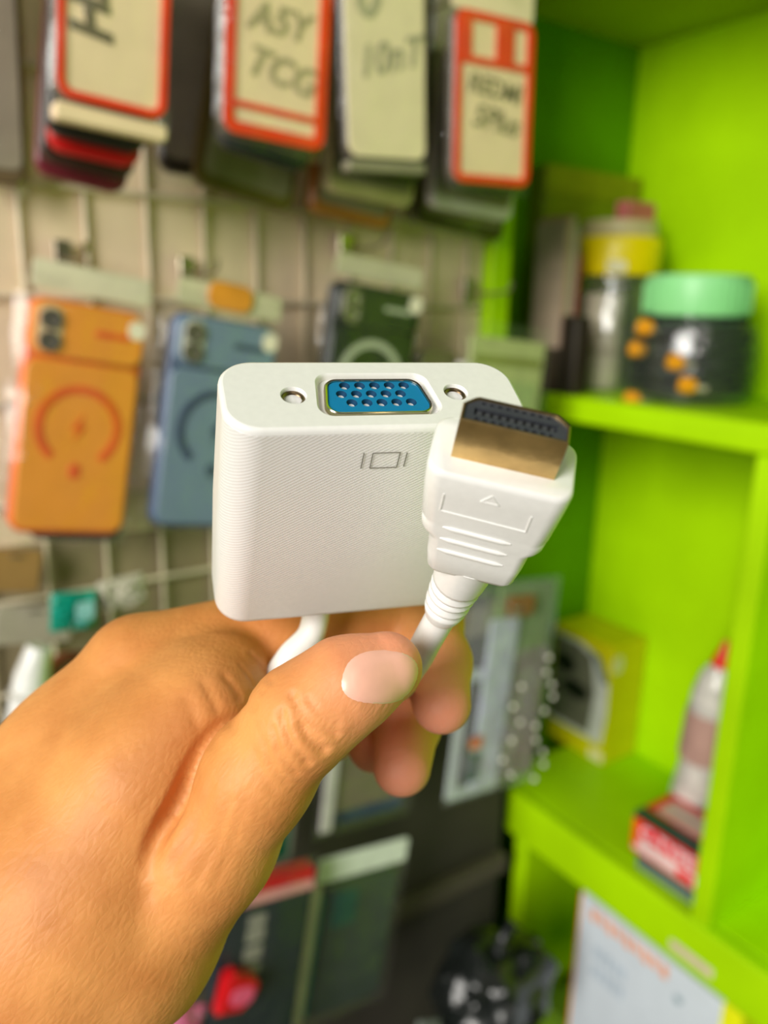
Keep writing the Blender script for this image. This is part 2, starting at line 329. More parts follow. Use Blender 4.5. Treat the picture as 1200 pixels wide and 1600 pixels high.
# --- the row of bare cases in clear bags
def phone_case(label, tl, bl, br, Y, rgb, dark, lensrgb, header, group, ring=True, markrgb=None, hh=None):
    o, wd = hang('phone_case', label, 'phone case', bl, br, Y, group)
    h = hh or float(np.linalg.norm(onY(*tl, Y)-onY(*bl, Y)))
    k = '%d_%d_%d' % rgb
    body = M('case_'+k, rgb, rough=0.42, var=0.05); mark = M('mark_'+k, markrgb or dark, rough=0.5); dk = M('casedark_'+k, dark, rough=0.45)
    t = 0.011
    mk('shell', MB().slab(wd, h, t, 0.011, 0.002, (0, 0.003, 0)), dk, o)
    mk('back_panel', MB().slab(wd*0.94, h*0.73, 0.003, 0.008, 0.001, (0, 0.0012, h*0.02)), body, o)
    led = mk('camera_ledge', MB().slab(wd*0.95, h*0.225, 0.006, 0.009, 0.0016, (0, -0.0022, h*0.765)), body, o)
    lw = M('lens_'+k, lensrgb, rough=0.25)
    win = mk('camera_window', MB().slab(wd*0.2, h*0.19, 0.0012, wd*0.09, 0.0004, (-wd*0.32, -0.0030, h*0.782)), lw, o)
    for q in (0.83, 0.92):
        mk('lens', MB().lathe([(wd*0.085, 0), (wd*0.085, 0.0014), (wd*0.06, 0.0014), (wd*0.055, 0.0008)], 20, (0, 0, 0)), M('lens_ring', (120, 112, 104), rough=0.25, metal=0.5), win)
        ln = win.children[-1] if hasattr(win, 'children') else None
        ln = [c for c in bpy.data.objects if c.parent == win][-1]
        ln.rotation_euler = (math.pi/2, 0, 0); ln.location = (-wd*0.32, -0.0030, h*q-0.001)
    mk('logo_plate', MB().slab(wd*0.3, h*0.028, 0.0008, 0.001, 0.0003, (wd*0.2, -0.0028, h*0.87)), mark, o)
    mk('price_sticker', MB().slab(wd*0.15, wd*0.16, 0.0006, wd*0.06, 0.0002, (wd*0.40, -0.0029, h*0.885)), M('sticker', (236, 226, 206), rough=0.5), o)
    if ring:
        a0, a1, n = math.radians(-52), math.radians(232), 40
        rr, bw = wd*0.335, wd*0.036; v = []; f = []
        for i in range(n+1):
            a = a0+(a1-a0)*i/n
            for r in (rr-bw, rr+bw):
                for y in (0.0006, 0.0020): v.append((r*math.cos(a), y, h*0.475+r*math.sin(a)))
        for i in range(n):
            b = i*4
            for q in ((0, 1, 5, 4), (2, 6, 7, 3), (0, 4, 6, 2), (1, 3, 7, 5)): f.append(tuple(b+x for x in q))
        f += [(0, 2, 3, 1), (n*4, n*4+1, n*4+3, n*4+2)]
        mk('magnet_ring', MB().add(v, f), mark, o)
        bolt = [(0.3, 1), (-0.55, -0.15), (-0.05, -0.15), (-0.3, -1), (0.55, 0.15), (0.05, 0.15)]
        s = wd*0.12
        mk('bolt_mark', MB().loft([[(x*s, y, h*0.475+z*s) for x, z in bolt] for y in (0.0006, 0.002)]), mark, o, 0)
        mk('magnet_bar', MB().slab(wd*0.1, h*0.07, 0.0014, wd*0.048, 0.0003, (0, 0.0006, h*0.25)), mark, o)
    mk('bag', bag_mesh(wd*1.16, h*1.12, t+0.010, rnd.random()*50, 0.003, org=(-0.002, -0.0055, -h*0.03)), FILM, o)
    mk('header', MB().slab(wd*1.0, h*0.115, 0.0016, 0.003, 0.0004, (wd*0.02, 0.006, h*1.035)), M('header_%d_%d_%d' % header, header, rough=0.6), o)
    return o, wd, h
GP = 'single phone cases in clear bags on the display grid'
oc, ow, oh = phone_case('orange phone case with a magnet ring in a clear bag', (38, 457), (12, 834), (194, 838), 0.575, (236, 150, 52), (232, 104, 34), (216, 190, 150), (222, 214, 188), GP, markrgb=(226, 92, 30))
rear_pack('dark navy case peeking out under the orange case', (36, 850), (194, 852), 0.594, (34, 36, 44), GP, h=0.15)
bc, bw_, bh = phone_case('blue grey phone case with a magnet ring in a clear bag', (243, 479), (236, 824), (396, 828), 0.575, (112, 134, 158), (64, 84, 118), (196, 194, 176), (206, 200, 166), GP, markrgb=(52, 68, 100))
mk('orange_tag', MB().slab(bw_*0.42, 0.020, 0.0016, 0.008, 0.0004, (0, 0.0035, bh*1.04)), M('orange_tag', (228, 150, 48), rough=0.5), bc)
phone_case('black green phone case with a pale magnet ring behind the white adapter', (505, 432), (494, 716), (628, 722), 0.575, (14, 26, 18), (16, 24, 18), (150, 146, 120), (214, 206, 176), GP, markrgb=(176, 182, 160))
pk, pw = hang('accessory_pack', 'pale green card pack in a clear bag left of the shelf', 'pack', (712, 765), (826, 762), 0.575, None)
mk('card', MB().slab(pw, 0.145, 0.004, 0.004, 0.001, (0, 0.002, 0)), M('palegreen', (182, 190, 128), rough=0.5), pk)
mk('print_block', MB().slab(pw*0.86, 0.05, 0.001, 0.003, 0.0003, (0, 0.0011, 0.055)), M('palegreen_print', (160, 178, 120), rough=0.5), pk)
mk('print_strip', MB().slab(pw*0.9, 0.008, 0.001, 0.001, 0.0003, (0, 0.0011, 0.120)), M('olive_print', (132, 140, 62), rough=0.5), pk)
mk('white_edge', MB().slab(pw*0.14, 0.12, 0.008, 0.003, 0.001, (-pw*0.58, -0.004, 0.0)), M('white_edge', (215, 212, 205), rough=0.35), pk)
mk('bag', bag_mesh(pw*1.15, 0.165, 0.014, 3.3, 0.003, org=(0, -0.005, -0.006)), FILM, pk)
dp, dw = hang('earphone_pouch', 'small dark pouch hanging right of the black green case', 'pouch', (640, 700), (700, 700), 0.585)
mk('pouch', MB().slab(dw, 0.09, 0.012, 0.012, 0.004), M('dark_pouch', (44, 38, 32), rough=0.5), dp)
mk('flap', MB().slab(dw*0.96, 0.026, 0.003, 0.008, 0.001, (0, -0.002, 0.064)), M('dark_pouch_flap', (98, 96, 62), rough=0.5), dp)
for nm, pt in (('orange case', (118, 400)), ('blue grey case', (318, 425)), ('black green case', (572, 385)), ('pale green card pack', (768, 455))):
    p = onY(*pt, 0.59)
    hook('wire_hook', 'steel wire hook holding the '+nm, float(p[0]), float(p[2]), 0.568)

# --- low row, left: things peeking over the hand
tl_, tw = hang('sachet', 'teal foil sachet above the knuckles', 'sachet', (82, 992), (152, 984), 0.575)
mk('foil', bag_mesh(tw*1.05, 0.030, 0.010, 8.1, 0.004), M('teal_foil', (10, 150, 128), rough=0.28, var=0.2), tl_)
mk('print', MB().slab(tw*0.4, 0.016, 0.0008, 0.004, 0.0002, (tw*0.2, -0.0015, 0.008)), M('teal_print', (150, 205, 210), rough=0.3), tl_)
wl, ww = hang('sachet', 'small white sachet right of the teal foil sachet', 'sachet', (160, 960), (232, 942), 0.58)
mk('foil', bag_mesh(ww, 0.024, 0.010, 2.7, 0.004), M('white_foil', (196, 192, 172), rough=0.35), wl)
mk('seam', MB().slab(ww*0.9, 0.004, 0.002, 0.001, 0.0004, (0, 0.0, 0.004)), M('white_seam', (160, 156, 138), rough=0.4), wl)
bl_, bw2 = hang('case_frame', 'brown framed case with a clear back left of the knuckles', 'phone case', (44, 1190), (150, 1186), 0.585)
mk('frame', MB().frame(bw2, 0.085, 0.009, 0.016, bw2*0.13, (0, 0, 0)), M('brown_frame', (128, 68, 34), rough=0.35), bl_)
mk('clear_back', MB().slab(bw2*0.78, 0.066, 0.002, 0.010, 0.0005, (0, 0.004, 0.009)), M('grey_back', (150, 142, 122), rough=0.3), bl_)
wb, wbw = hang('bag_roll', 'white rolled plastic bag at the left edge above the wrist', 'bag', (-6, 1185), (62, 1182), 0.56)
mk('roll', MB().tube([(0, 0.004, 0.0), (0.001, 0.004, 0.03), (-0.001, 0.004, 0.06), (0, 0.004, 0.082)], [wbw*0.42, wbw*0.47, wbw*0.42, wbw*0.3], 14), M('white_plastic', (226, 226, 222), rough=0.22, bump=0.6, bscale=90), wb)
mk('tie', MB().tube([(0, 0.004, 0.045), (0, 0.004, 0.048)], wbw*0.52, 14), M('grey_tie', (190, 188, 180), rough=0.4), wb)
gb, gw = hang('card_strip', 'grey card strip behind the teal sachet', 'card', (-10, 1010), (110, 1002), 0.605)
mk('strip', MB().slab(gw, 0.030, 0.003, 0.003, 0.0008), M('grey_strip', (168, 160, 142), rough=0.6), gb)
mk('staple', MB().slab(0.010, 0.002, 0.001, 0.0005, 0.0002, (0, -0.0006, 0.024)), M('hook_steel', (170, 160, 140), rough=0.3, metal=0.9), gb)
ol, olw = hang('card_strip', 'brown cardboard strip under the orange case', 'card', (-20, 925), (60, 925), 0.61)
mk('strip', MB().slab(olw, 0.032, 0.003, 0.003, 0.0008), M('kraft', (158, 122, 66), rough=0.7), ol)
mk('staple', MB().slab(0.010, 0.002, 0.001, 0.0005, 0.0002, (0, -0.0006, 0.026)), M('hook_steel', (170, 160, 140), rough=0.3, metal=0.9), ol)

# --- low row, middle
o, wd = hang('cased_pack', 'grey brown pack with a navy lower edge under the fingertips', 'phone case', (506, 1298), (634, 1262), 0.57)
mk('panel', MB().slab(wd*0.92, 0.14, 0.004, 0.006, 0.001, (0.002, 0.001, 0.014)), M('greybrown', (112, 100, 86), rough=0.4), o)
mk('navy_case', MB().slab(wd*0.96, 0.15, 0.010, 0.010, 0.002, (0.002, 0.0055, -0.003)), M('navy', (24, 48, 92), rough=0.4), o)
mk('side_card', MB().slab(wd*0.13, 0.14, 0.003, 0.002, 0.0006, (-wd*0.5, -0.004, 0.0)), M('pale_side', (190, 186, 182), rough=0.3), o)
mk('bag', bag_mesh(wd*1.2, 0.166, 0.018, 12.4, 0.004, org=(0, -0.006, -0.010)), FILM, o)
a = onY(500, 1345, 0.555); b = onY(640, 1308, 0.555); ph = 0.165
o, wd = hang('cased_pack', 'dark teal phone case under a white header in a clear bag', 'phone case', (500, 1345), (640, 1308), 0.555)
o.location = o.location  # root sits on the header's top edge
mk('header', MB().slab(wd*1.0, 0.026, 0.002, 0.004, 0.0005, (0, 0, -0.026)), M('white_header', (222, 228, 220), rough=0.5), o)
mk('case_shell', MB().slab(wd*0.80, 0.145, 0.010, 0.009, 0.002, (wd*0.06, 0.0015, -0.178)), M('teal_case', (50, 60, 60), rough=0.4), o)
mk('camera_panel', MB().slab(wd*0.27, 0.038, 0.002, 0.005, 0.0006, (-wd*0.14, 0.0, -0.080)), M('teal_camera', (6, 70, 74), rough=0.35), o)
mk('teal_side', MB().slab(wd*0.09, 0.135, 0.010, 0.003, 0.001, (-wd*0.42, 0.001, -0.175)), M('teal_side', (20, 110, 122), rough=0.35), o)
mk('lilac_edge', MB().slab(wd*0.13, 0.150, 0.006, 0.003, 0.001, (-wd*0.535, -0.006, -0.175)), M('lilac_edge', (200, 186, 186), rough=0.3), o)
mk('bag', bag_mesh(wd*1.12, 0.165, 0.016, 22.4, 0.003, org=(0, -0.004, -0.190)), FILM, o)
o, wd = hang('boxed_case', 'navy box with a red top band right of the wrist', 'box', (352, 1412), (494, 1372), 0.530)
mk('box', MB().slab(wd*0.98, 0.17, 0.016, 0.003, 0.001, (0, 0.001, -0.18)), M('navy_box', (20, 34, 42), rough=0.35), o)
mk('pink_band', MB().slab(wd*0.99, 0.009, 0.017, 0.002, 0.0008, (0, 0.0, -0.010)), M('pink_band', (216, 150, 150), rough=0.4), o)
mk('red_band', MB().slab(wd*0.97, 0.010, 0.016, 0.002, 0.0008, (0, 0.0008, 0.0)), M('red_band', (196, 18, 34), rough=0.4), o)
for k, (z, s) in enumerate(((-0.026, 0.011), (-0.040, 0.015), (-0.058, 0.015), (-0.074, 0.010))):
    mk('print_mark', MB().slab(wd*0.2, s, 0.0006, 0.003, 0.0002, (-wd*0.12, 0.0003, z-s/2)), M('grey_print', (140, 136, 128), rough=0.5), o)
mk('bag', bag_mesh(wd*1.1, 0.205, 0.022, 31.0, 0.003, org=(0.0, -0.003, -0.188)), FILM, o)
o, wd = hang('silicone_pouch', 'red pouch with a pink oval label beside the wrist', 'pouch', (340, 1592), (398, 1578), 0.515)
out = [(-0.5, 0.0), (0.12, -0.02), (0.42, 0.28), (0.5, 0.62), (0.32, 0.85), (-0.3, 1.06), (-0.5, 0.95)]
mk('pouch', MB().loft([[(x*wd*s, y, 0.036*(0.5+(z-0.5)*s)) for x, z in out] for s, y in ((0.85, 0), (1, 0.003), (1, 0.012), (0.85, 0.015))]), M('red_silicone', (206, 12, 22), rough=0.3), o)
mk('label_patch', MB().slab(wd*0.62, 0.017, 0.0012, 0.007, 0.0004, (wd*0.03, -0.0010, 0.008)), M('pink_label', (226, 90, 128), rough=0.4), o)
o, wd = hang('phone_case', 'dark green case edge between the wrist and the navy box', 'phone case', (412, 1352), (452, 1340), 0.60)
mk('shell', MB().slab(wd, 0.06, 0.010, 0.006, 0.002), M('dark_green_case', (6, 84, 58), rough=0.4), o)
mk('rim', MB().frame(wd*1.08, 0.064, 0.004, 0.006, wd*0.12, (0, -0.002, -0.002)), M('grey_rim', (120, 122, 104), rough=0.4), o)
o, wd = hang('sachet', 'pink sachet at the bottom edge beside the wrist', 'sachet', (248, 1660), (300, 1650), 0.53)
mk('foil', bag_mesh(wd, 0.045, 0.008, 5.5, 0.003), M('pink_foil', (214, 110, 150), rough=0.3), o)
mk('seam', MB().slab(wd*0.9, 0.004, 0.002, 0.001, 0.0004, (0, 0, 0.036)), M('pink_seam', (190, 150, 160), rough=0.3), o)
o, wd = hang('plastic_sheet', 'pale crumpled plastic sheet below the teal case', 'bag', (612, 1700), (742, 1690), 0.575)
q = [(-0.5, 1.25), (-0.28, 1.30), (0.16, 0.55), (0.5, 0.0), (0.1, 0.0), (-0.45, 0.6)]
mk('sheet', MB().loft([[(x*wd, y+0.004*math.sin(7*z), z*0.062) for x, z in q] for y in (0, 0.003)]), M('pale_plastic', (176, 186, 176), rough=0.25, bump=0.8, bscale=60), o)
mk('fold', MB().tube([(-0.42*wd, -0.001, 0.07), (0.02*wd, -0.003, 0.036), (0.3*wd, -0.001, 0.01)], 0.0025, 8), M('pale_fold', (150, 160, 152), rough=0.3), o)

def crumple(r, seed, sq=(1, 1, 1), amp=0.3, lv=4):
    bm = bmesh.new(); bmesh.ops.create_icosphere(bm, subdivisions=lv, radius=1)
    for v in bm.verts:
        n = v.co.normalized()
        d = 1+amp*noise.noise(n*1.7+Vector((seed, 0, 0)))+amp*0.5*abs(noise.noise(n*4.3+Vector((0, seed, 0))))+amp*0.2*noise.noise(n*9+Vector((0, 0, seed)))
        v.co = Vector((n.x*sq[0], n.y*sq[1], n.z*sq[2]))*d*r
    bm.verts.index_update(); mb = MB(); mb.v = [tuple(v.co) for v in bm.verts]; mb.f = [tuple(v.index for v in f.verts) for f in bm.faces]; bm.free(); return mb
BLK = mat('black_plastic_bag', (26, 30, 28), rough=0.22, bump=0.5, bscale=50)
ct = thing('counter', 'dark wooden counter under the hanging goods', 'counter', (0.2, 0.45, 0))
mk('top', MB().bevbox((-0.7, -0.12, 0.455), (0.44, 0.16, 0.48), 0.004), M('dark_wood', (58, 48, 36), rough=0.5, scale=12), ct)
for x in (-0.66, 0.38):
    for y in (-0.10, 0.12): mk('leg', MB().box((x, y, 0), (x+0.04, y+0.03, 0.455)), M('dark_wood', (58, 48, 36), rough=0.5, scale=12), ct)
for lab, pt, r, sd, sq in (('large black plastic bag heaped on the counter beside the shelf', (775, 1540), 0.062, 1.7, (1.05, 0.8, 1.0)),
                       ('smaller black plastic bag at the bottom left of the larger black bag', (640, 1690), 0.036, 6.1, (1.1, 0.9, 0.9))):
    c = onY(*pt, 0.53)
    b_ = thing('plastic_bag', lab, 'bag', (c[0], 0.53, 0.482), 'black bags on the counter')
    cz = float(c[2])-0.482
    m_ = crumple(r, sd, sq, 0.35); m_.v = [(x, y, max(z+cz, 0.0)) for x, y, z in m_.v]; mk('bag', m_, BLK, b_)
    mk('knot', MB().tube(spline([(0.0, -0.01, cz+r*0.8), (-0.01, -0.012, cz+r*1.15), (0.008, -0.012, cz+r*1.45)], 5), [0.010]*5+[0.006]*5+[0.014], 9), BLK, b_)

# --- hazy bag of small accessories hanging beside the shelf
o, wd = hang('accessory_bag', 'hazy clear bag with lilac and grey packets hanging beside the lower shelf', 'bag', (702, 1268), (838, 1226), 0.56)
H = 0.245
mk('bag', bag_mesh(wd*1.0, H, 0.030, 41.0, 0.006, 18, 30, org=(0, -0.004, 0)), FILMHAZE, o)
mk('lilac_packet', MB().slab(wd*0.30, H*0.78, 0.005, 0.004, 0.001, (-wd*0.14, 0.002, 0.016)), M('lilac_packet', (206, 206, 226), rough=0.3), o)
mk('grey_packet', MB().slab(wd*0.52, H*0.62, 0.006, 0.006, 0.0015, (wd*0.22, 0.008, 0.014)), M('grey_pink_packet', (150, 136, 132), rough=0.35), o)
mk('green_packet', MB().slab(wd*0.62, H*0.36, 0.005, 0.006, 0.0015, (wd*0.12, 0.010, H*0.62)), M('sage_packet', (134, 158, 92), rough=0.35), o)
mk('dark_print', MB().slab(wd*0.14, 0.034, 0.001, 0.003, 0.0003, (-wd*0.30, 0.0, 0.028)), M('slate_print', (70, 90, 94), rough=0.4), o)
mk('orange_print', MB().slab(wd*0.14, 0.014, 0.001, 0.003, 0.0003, (-wd*0.30, 0.0, 0.066)), M('orange_print', (222, 116, 72), rough=0.4), o)
mk('white_rim', MB().frame(wd*0.56, H*0.60, 0.003, 0.006, wd*0.09, (-wd*0.20, 0.010, 0.004)), M('white_rim', (206, 214, 210), rough=0.3), o)
mk('brown_tag', MB().slab(wd*0.3, 0.022, 0.002, 0.004, 0.0005, (-wd*0.05, -0.004, H*0.86)), M('brown_tag', (150, 104, 58), rough=0.5), o)
glint_bead = MB().lathe([(0.0002, -0.003), (0.0022, -0.0022), (0.003, 0), (0.0022, 0.0022), (0.0002, 0.003)], 12)  # glossy beads added to stand in for glints on the bag film
proto = None
CHR = mat('clear_glint_bead', (235, 232, 215), rough=0.08, coat=1.0)
for i in range(16):
    x = wd*(0.36+0.08*math.sin(i*1.3)) if i < 10 else wd*(0.02+0.07*math.sin(i*2.1))
    z = 0.018+i*0.016 if i < 10 else 0.03+(i-10)*0.021
    if proto is None: c = proto = mk('glint_bead', glint_bead, CHR, o)
    else: c = proto.copy(); COL.objects.link(c); c.parent = o
    c.location = (x, -0.011-0.002*math.sin(i), z)
hook('wire_hook', 'steel wire hook above the hazy accessory bag', float(o.location[0]), float(o.location[2])+H-0.02, 0.545)

# ------------------------------------------------------------------ goods on the shelves
def px_w(px, zc): return px*zc/FPX
# jar with mint lid, black cables and orange plugs
jx = 0.762; p = onX(1078, 560, jx); jy = float(p[1]); zc = float((p-CAM)@FW); R = px_w(100, zc)
zt = float(onX(1078, 494, jx)[2]); zl = float(onX(1078, 432, jx)[2])
jar = thing('storage_jar', 'wide clear plastic jar with a mint green lid on the middle shelf', 'jar', (jx, jy, ZM+0.0005))
hb = zt-ZM
mk('jar_body', MB().loft([[(R*s*math.cos(2*math.pi*j/36), R*s*math.sin(2*math.pi*j/36), z) for j in range(36)] for s, z in
   ((0.02, 0.0), (0.86, 0.0), (0.93, 0.004), (0.97, 0.02), (1.0, 0.05), (0.98, hb*0.72), (0.9, hb*0.9), (0.74, hb*0.97), (0.73, hb))], False, False), film('jar_plastic', (232, 238, 232), 0.10, 0.06, 0.03), jar)
lid = [(0.02, 0), (0.76, 0), (0.78, 0.002), (0.78, zl-zt-0.006), (0.75, zl-zt-0.001), (0.70, zl-zt), (0.02, zl-zt)]
mk('lid', MB().lathe([(R*a, hb+b) for a, b in lid], 40), M('mint_lid', (150, 226, 150), rough=0.4, var=0.04), jar)
rib = None
for j in range(36):
    a = 2*math.pi*j/36
    if rib is None: c = rib = mk('lid_rib', MB().box((-0.0012, -0.0008, hb+0.004), (0.0012, 0.0008, zl-ZM-0.008)), M('mint_lid', (150, 226, 150)), jar, 0)
    else: c = rib.copy(); COL.objects.link(c); c.parent = jar
    c.location = (R*0.782*math.cos(a), R*0.782*math.sin(a), 0); c.rotation_euler = (0, 0, a+math.pi/2)
CBL = mat('black_cable', (26, 28, 27), rough=0.4)
cc = thing('cable_coil', 'long black cable coiled up inside the mint lidded jar', 'cable', (jx, jy, ZM+0.006))
pts = [((R*(0.80-0.10*max(0, i/240-0.7)/0.3)-0.003*math.sin(i*1.7))*math.cos(i*0.30), (R*(0.80-0.10*max(0, i/240-0.7)/0.3)-0.003*math.sin(i*2.3))*math.sin(i*0.30), 0.003+0.080*i/240+0.0015*math.sin(i*0.9)) for i in range(241)]
mk('outer_turns', MB().tube(pts, 0.0044, 7), CBL, cc)
mk('inner_turns', MB().tube([(0.66*x, 0.66*y, z) for x, y, z in pts], 0.0080, 7), CBL, cc)
mk('core_turns', MB().tube([(0.30*x, 0.30*y, z) for x, y, z in pts], 0.0080, 7), CBL, cc)
ORP = mat('orange_plug', (238, 160, 20), rough=0.35)
for lab, q in (('orange plug highest in the mint lidded jar', (1008, 512)), ('orange plug at the left of the mint lidded jar', (996, 546)), ('orange plug with a silver tip in the middle of the jar', (1056, 566)),
               ('orange plug at the lower right with a clear sleeve in the jar', (1074, 602)), ('orange plug at the bottom of the jar by the shelf edge', (988, 624))):
    r_ = ray(*q); d2 = r_[:2]; oc_ = CAM[:2]-np.array([jx, jy]); A_ = d2@d2; B_ = 2*oc_@d2; C_ = oc_@oc_-(R*0.935)**2
    s_ = (-B_-math.sqrt(max(B_*B_-4*A_*C_, 0)))/(2*A_); P_ = CAM+r_*s_
    pl = thing('audio_plug', lab, 'plug', P_, 'orange plugs in the jar')
    pl.rotation_euler = (0.2, math.radians(80), math.atan2(-R0[1], -R0[0]))
    mk('sleeve', MB().lathe([(0.0005, -0.008), (0.006, -0.008), (0.0085, -0.003), (0.0085, 0.006), (0.005, 0.009), (0.0005, 0.009)], 16), ORP, pl)
    mk('tip', MB().lathe([(0.0005, -0.020), (0.0035, -0.019), (0.004, -0.008), (0.0005, -0.0081)], 12), M('plug_tip', (200, 190, 170), rough=0.3, metal=0.6), pl)
# jar with yellow lid
yx = 0.785; p = onX(965, 400, yx); yy = float(p[1]); zc = float((p-CAM)@FW); R2 = px_w(66, zc)
zt2 = float(onX(965, 432, yx)[2]); zl2 = float(onX(965, 374, yx)[2])
j2 = thing('storage_jar', 'clear jar with a bright yellow lid behind the mint lidded jar', 'jar', (yx, yy, ZM+0.0005))
hb = zt2-ZM
mk('jar_body', MB().lathe([(R2*0.02, 0), (R2*0.9, 0), (R2, 0.008), (R2*1.0, hb*0.85), (R2*0.88, hb*0.95), (R2*0.88, hb)], 32, cap=False), film('jar_plastic_pale', (240, 238, 230), 0.12, 0.08, 0.06), j2)
mk('lid', MB().lathe([(R2*0.02, hb), (R2*0.98, hb), (R2*1.0, hb+0.002), (R2*1.0, zl2-ZM-0.005), (R2*0.95, zl2-ZM), (R2*0.02, zl2-ZM)], 40), M('yellow_lid', (250, 226, 0), rough=0.35, var=0.03), j2)
mk('lid_sticker', MB().slab(0.022, 0.014, 0.0008, 0.005, 0.0002), M('cream_sticker', (238, 230, 180)), j2)
st = [c for c in bpy.data.objects if c.parent == j2][-1]
dirc = np.array([-p[0]+0, -p[1]+0]); dirc = (CAM[:2]-p[:2])/np.linalg.norm(CAM[:2]-p[:2])
st.location = (dirc[0]*(R2+0.0005), dirc[1]*(R2+0.0005), hb+0.0015); st.rotation_euler = (0, 0, math.atan2(dirc[1], dirc[0])+math.pi/2)
wh = thing('paper_roll', 'white paper roll standing inside the yellow lidded jar', 'paper roll', (yx+dirc[0]*R2*0.25+RT[0]*-0.012, yy+dirc[1]*R2*0.25+0.008, ZM+0.003))
mk('roll', MB().lathe([(0.006, 0), (R2*0.52, 0), (R2*0.55, 0.02), (R2*0.5, hb*0.6), (R2*0.53, hb*0.82), (0.006, hb*0.82)], 24), M('white_paper', (232, 226, 210), rough=0.6), wh)
mk('wrapper', MB().lathe([(R2*0.565, hb*0.3), (R2*0.57, hb*0.32), (R2*0.55, hb*0.36), (R2*0.53, hb*0.36)], 24), M('grey_wrap', (196, 188, 168), rough=0.5), wh)
# roll of tape on the yellow lid
tq = thing('tape_roll', 'cream ring with a pink label lying on the yellow lid', 'tape', (yx, yy, zl2+0.0006))
mk('ring', MB().lathe([(R2*0.62, 0), (R2*0.86, 0), (R2*0.88, 0.004), (R2*0.84, 0.018), (R2*0.62, 0.018), (R2*0.62, 0)], 32, cap=False), M('cream_ring', (206, 192, 140), rough=0.5), tq)
mk('pink_block', MB().slab(R2*1.0, 0.022, 0.020, 0.004, 0.002, (R2*0.25, -R2*0.4, 0.0185)), M('pink_block', (204, 110, 104), rough=0.5), tq)
# olive carton at the very back
oc2 = thing('carton', 'olive green carton at the back of the middle shelf', 'box', (0.795, 0.718, ZM+0.0005))
zb = float(onY(960, 275, 0.718)[2])
mk('box', MB().bevbox((-0.085, 0.0, 0), (0.082, 0.024, zb-ZM), 0.002), M('olive_carton', (128, 140, 8), rough=0.5), oc2)
mk('lid_flap', MB().bevbox((-0.086, -0.0015, zb-ZM-0.03), (0.083, -0.0002, zb-ZM+0.001), 0.0006), M('olive_flap', (146, 150, 12), rough=0.5), oc2)
# upright packets left of the jars
cols = [(196, 172, 150), (206, 160, 128), (214, 196, 150), (178, 170, 140), (200, 190, 176), (168, 128, 108), (204, 70, 80)]
PN = ['pinkish grey', 'salmon', 'cream', 'khaki', 'whitish', 'brown', 'crimson']
for k, c in enumerate(cols):
    x = 0.6765+k*0.0039; y = 0.645
    hgt = (0.185, 0.19, 0.185, 0.19, 0.18, 0.175, 0.15)[k]
    pkk = thing('upright_packet', PN[k]+' thin packet standing upright in the row left of the jars', 'packet', (x, y, ZM+0.0005), 'thin packets on the middle shelf')
    mk('sleeve', MB().slab(0.0034, hgt, 0.045, 0.0008, 0.0004), M('packet_%d' % k, c, rough=0.35), pkk)
    mk('base', MB().slab(0.0037, 0.05, 0.0455, 0.0006, 0.0003, (0, -0.0006, 0.0)), M('packet_base', (70, 58, 44), rough=0.5), pkk)
db = thing('dark_carton', 'dark brown carton in front of the upright packets at the shelf end', 'box', (0.686, 0.618, ZM+0.0005))
mk('box', MB().slab(0.024, 0.085, 0.024, 0.006, 0.002), M('dark_carton', (44, 36, 26), rough=0.5), db)
mk('tape', MB().slab(0.006, 0.086, 0.025, 0.001, 0.0004, (-0.006, -0.0004, 0)), M('dark_tape', (70, 60, 42), rough=0.35), db)

# yellow carton with a white and black print in the lower compartment
Bp = onZ(940, 1198, ZL); zt = float(onX(940, 1004, Bp[0])[2]); hY = zt-ZL
yb = thing('carton', 'yellow carton with a white and black picture panel on the lower shelf', 'box', (Bp[0], Bp[1], ZL+0.0005))
LX, LY = 0.069, 0.105
mk('box', MB().bevbox((0, 0, 0), (LX, LY, hY), 0.0015), M('yellow_carton', (214, 206, 6), rough=0.4, var=0.05), yb)
def facex(name, y0, y1, z0, z1, m, d=0.0006, poly=None):
    pts = poly or [(y0, z0), (y1, z0), (y1, z1), (y0, z1)]
    mk(name, MB().loft([[(-e, a, b) for a, b in pts] for e in (0.0, d)]), m, yb, 0)
facex('white_panel', 0, 0, 0, 0, M('carton_white', (214, 214, 206), rough=0.4), 0.0006, [(0.006, 0.03), (0.001, 0.075), (0.002, 0.120), (0.02, 0.152), (0.055, 0.165), (0.100, 0.165), (0.103, 0.03)])
facex('grey_picture', 0, 0, 0, 0, M('carton_grey', (112, 110, 92), rough=0.4), 0.0009, [(0.03, 0.036), (0.024, 0.10), (0.034, 0.15), (0.06, 0.16), (0.100, 0.16), (0.102, 0.036)])
facex('black_earpad', 0, 0, 0, 0, M('carton_black', (22, 24, 18), rough=0.4), 0.0013, [(0.034+0.024*(1+math.cos(a)), 0.092+0.013*math.sin(a)) for a in [k*math.pi/8 for k in range(16)]])
facex('black_earpad', 0, 0, 0, 0, M('carton_black', (22, 24, 18), rough=0.4), 0.0013, [(0.062+0.018*(1+math.cos(a)), 0.125+0.014*math.sin(a)) for a in [k*math.pi/8 for k in range(16)]])
facex('cream_tab', 0.001, 0.024, 0.004, 0.018, M('carton_cream', (226, 220, 170), rough=0.5))
facex('dark_stripe', 0, 0, 0, 0, M('carton_slate', (110, 122, 122), rough=0.5), 0.0011, [(0.002, 0.122), (0.02, 0.154), (0.04, 0.162), (0.03, 0.150), (0.012, 0.120)])
mk('seal_sticker', MB().slab(0.020, 0.024, 0.0006, 0.006, 0.0002, (0.011, -0.0006, hY-0.040)), M('carton_cream', (226, 220, 170), rough=0.5), yb)

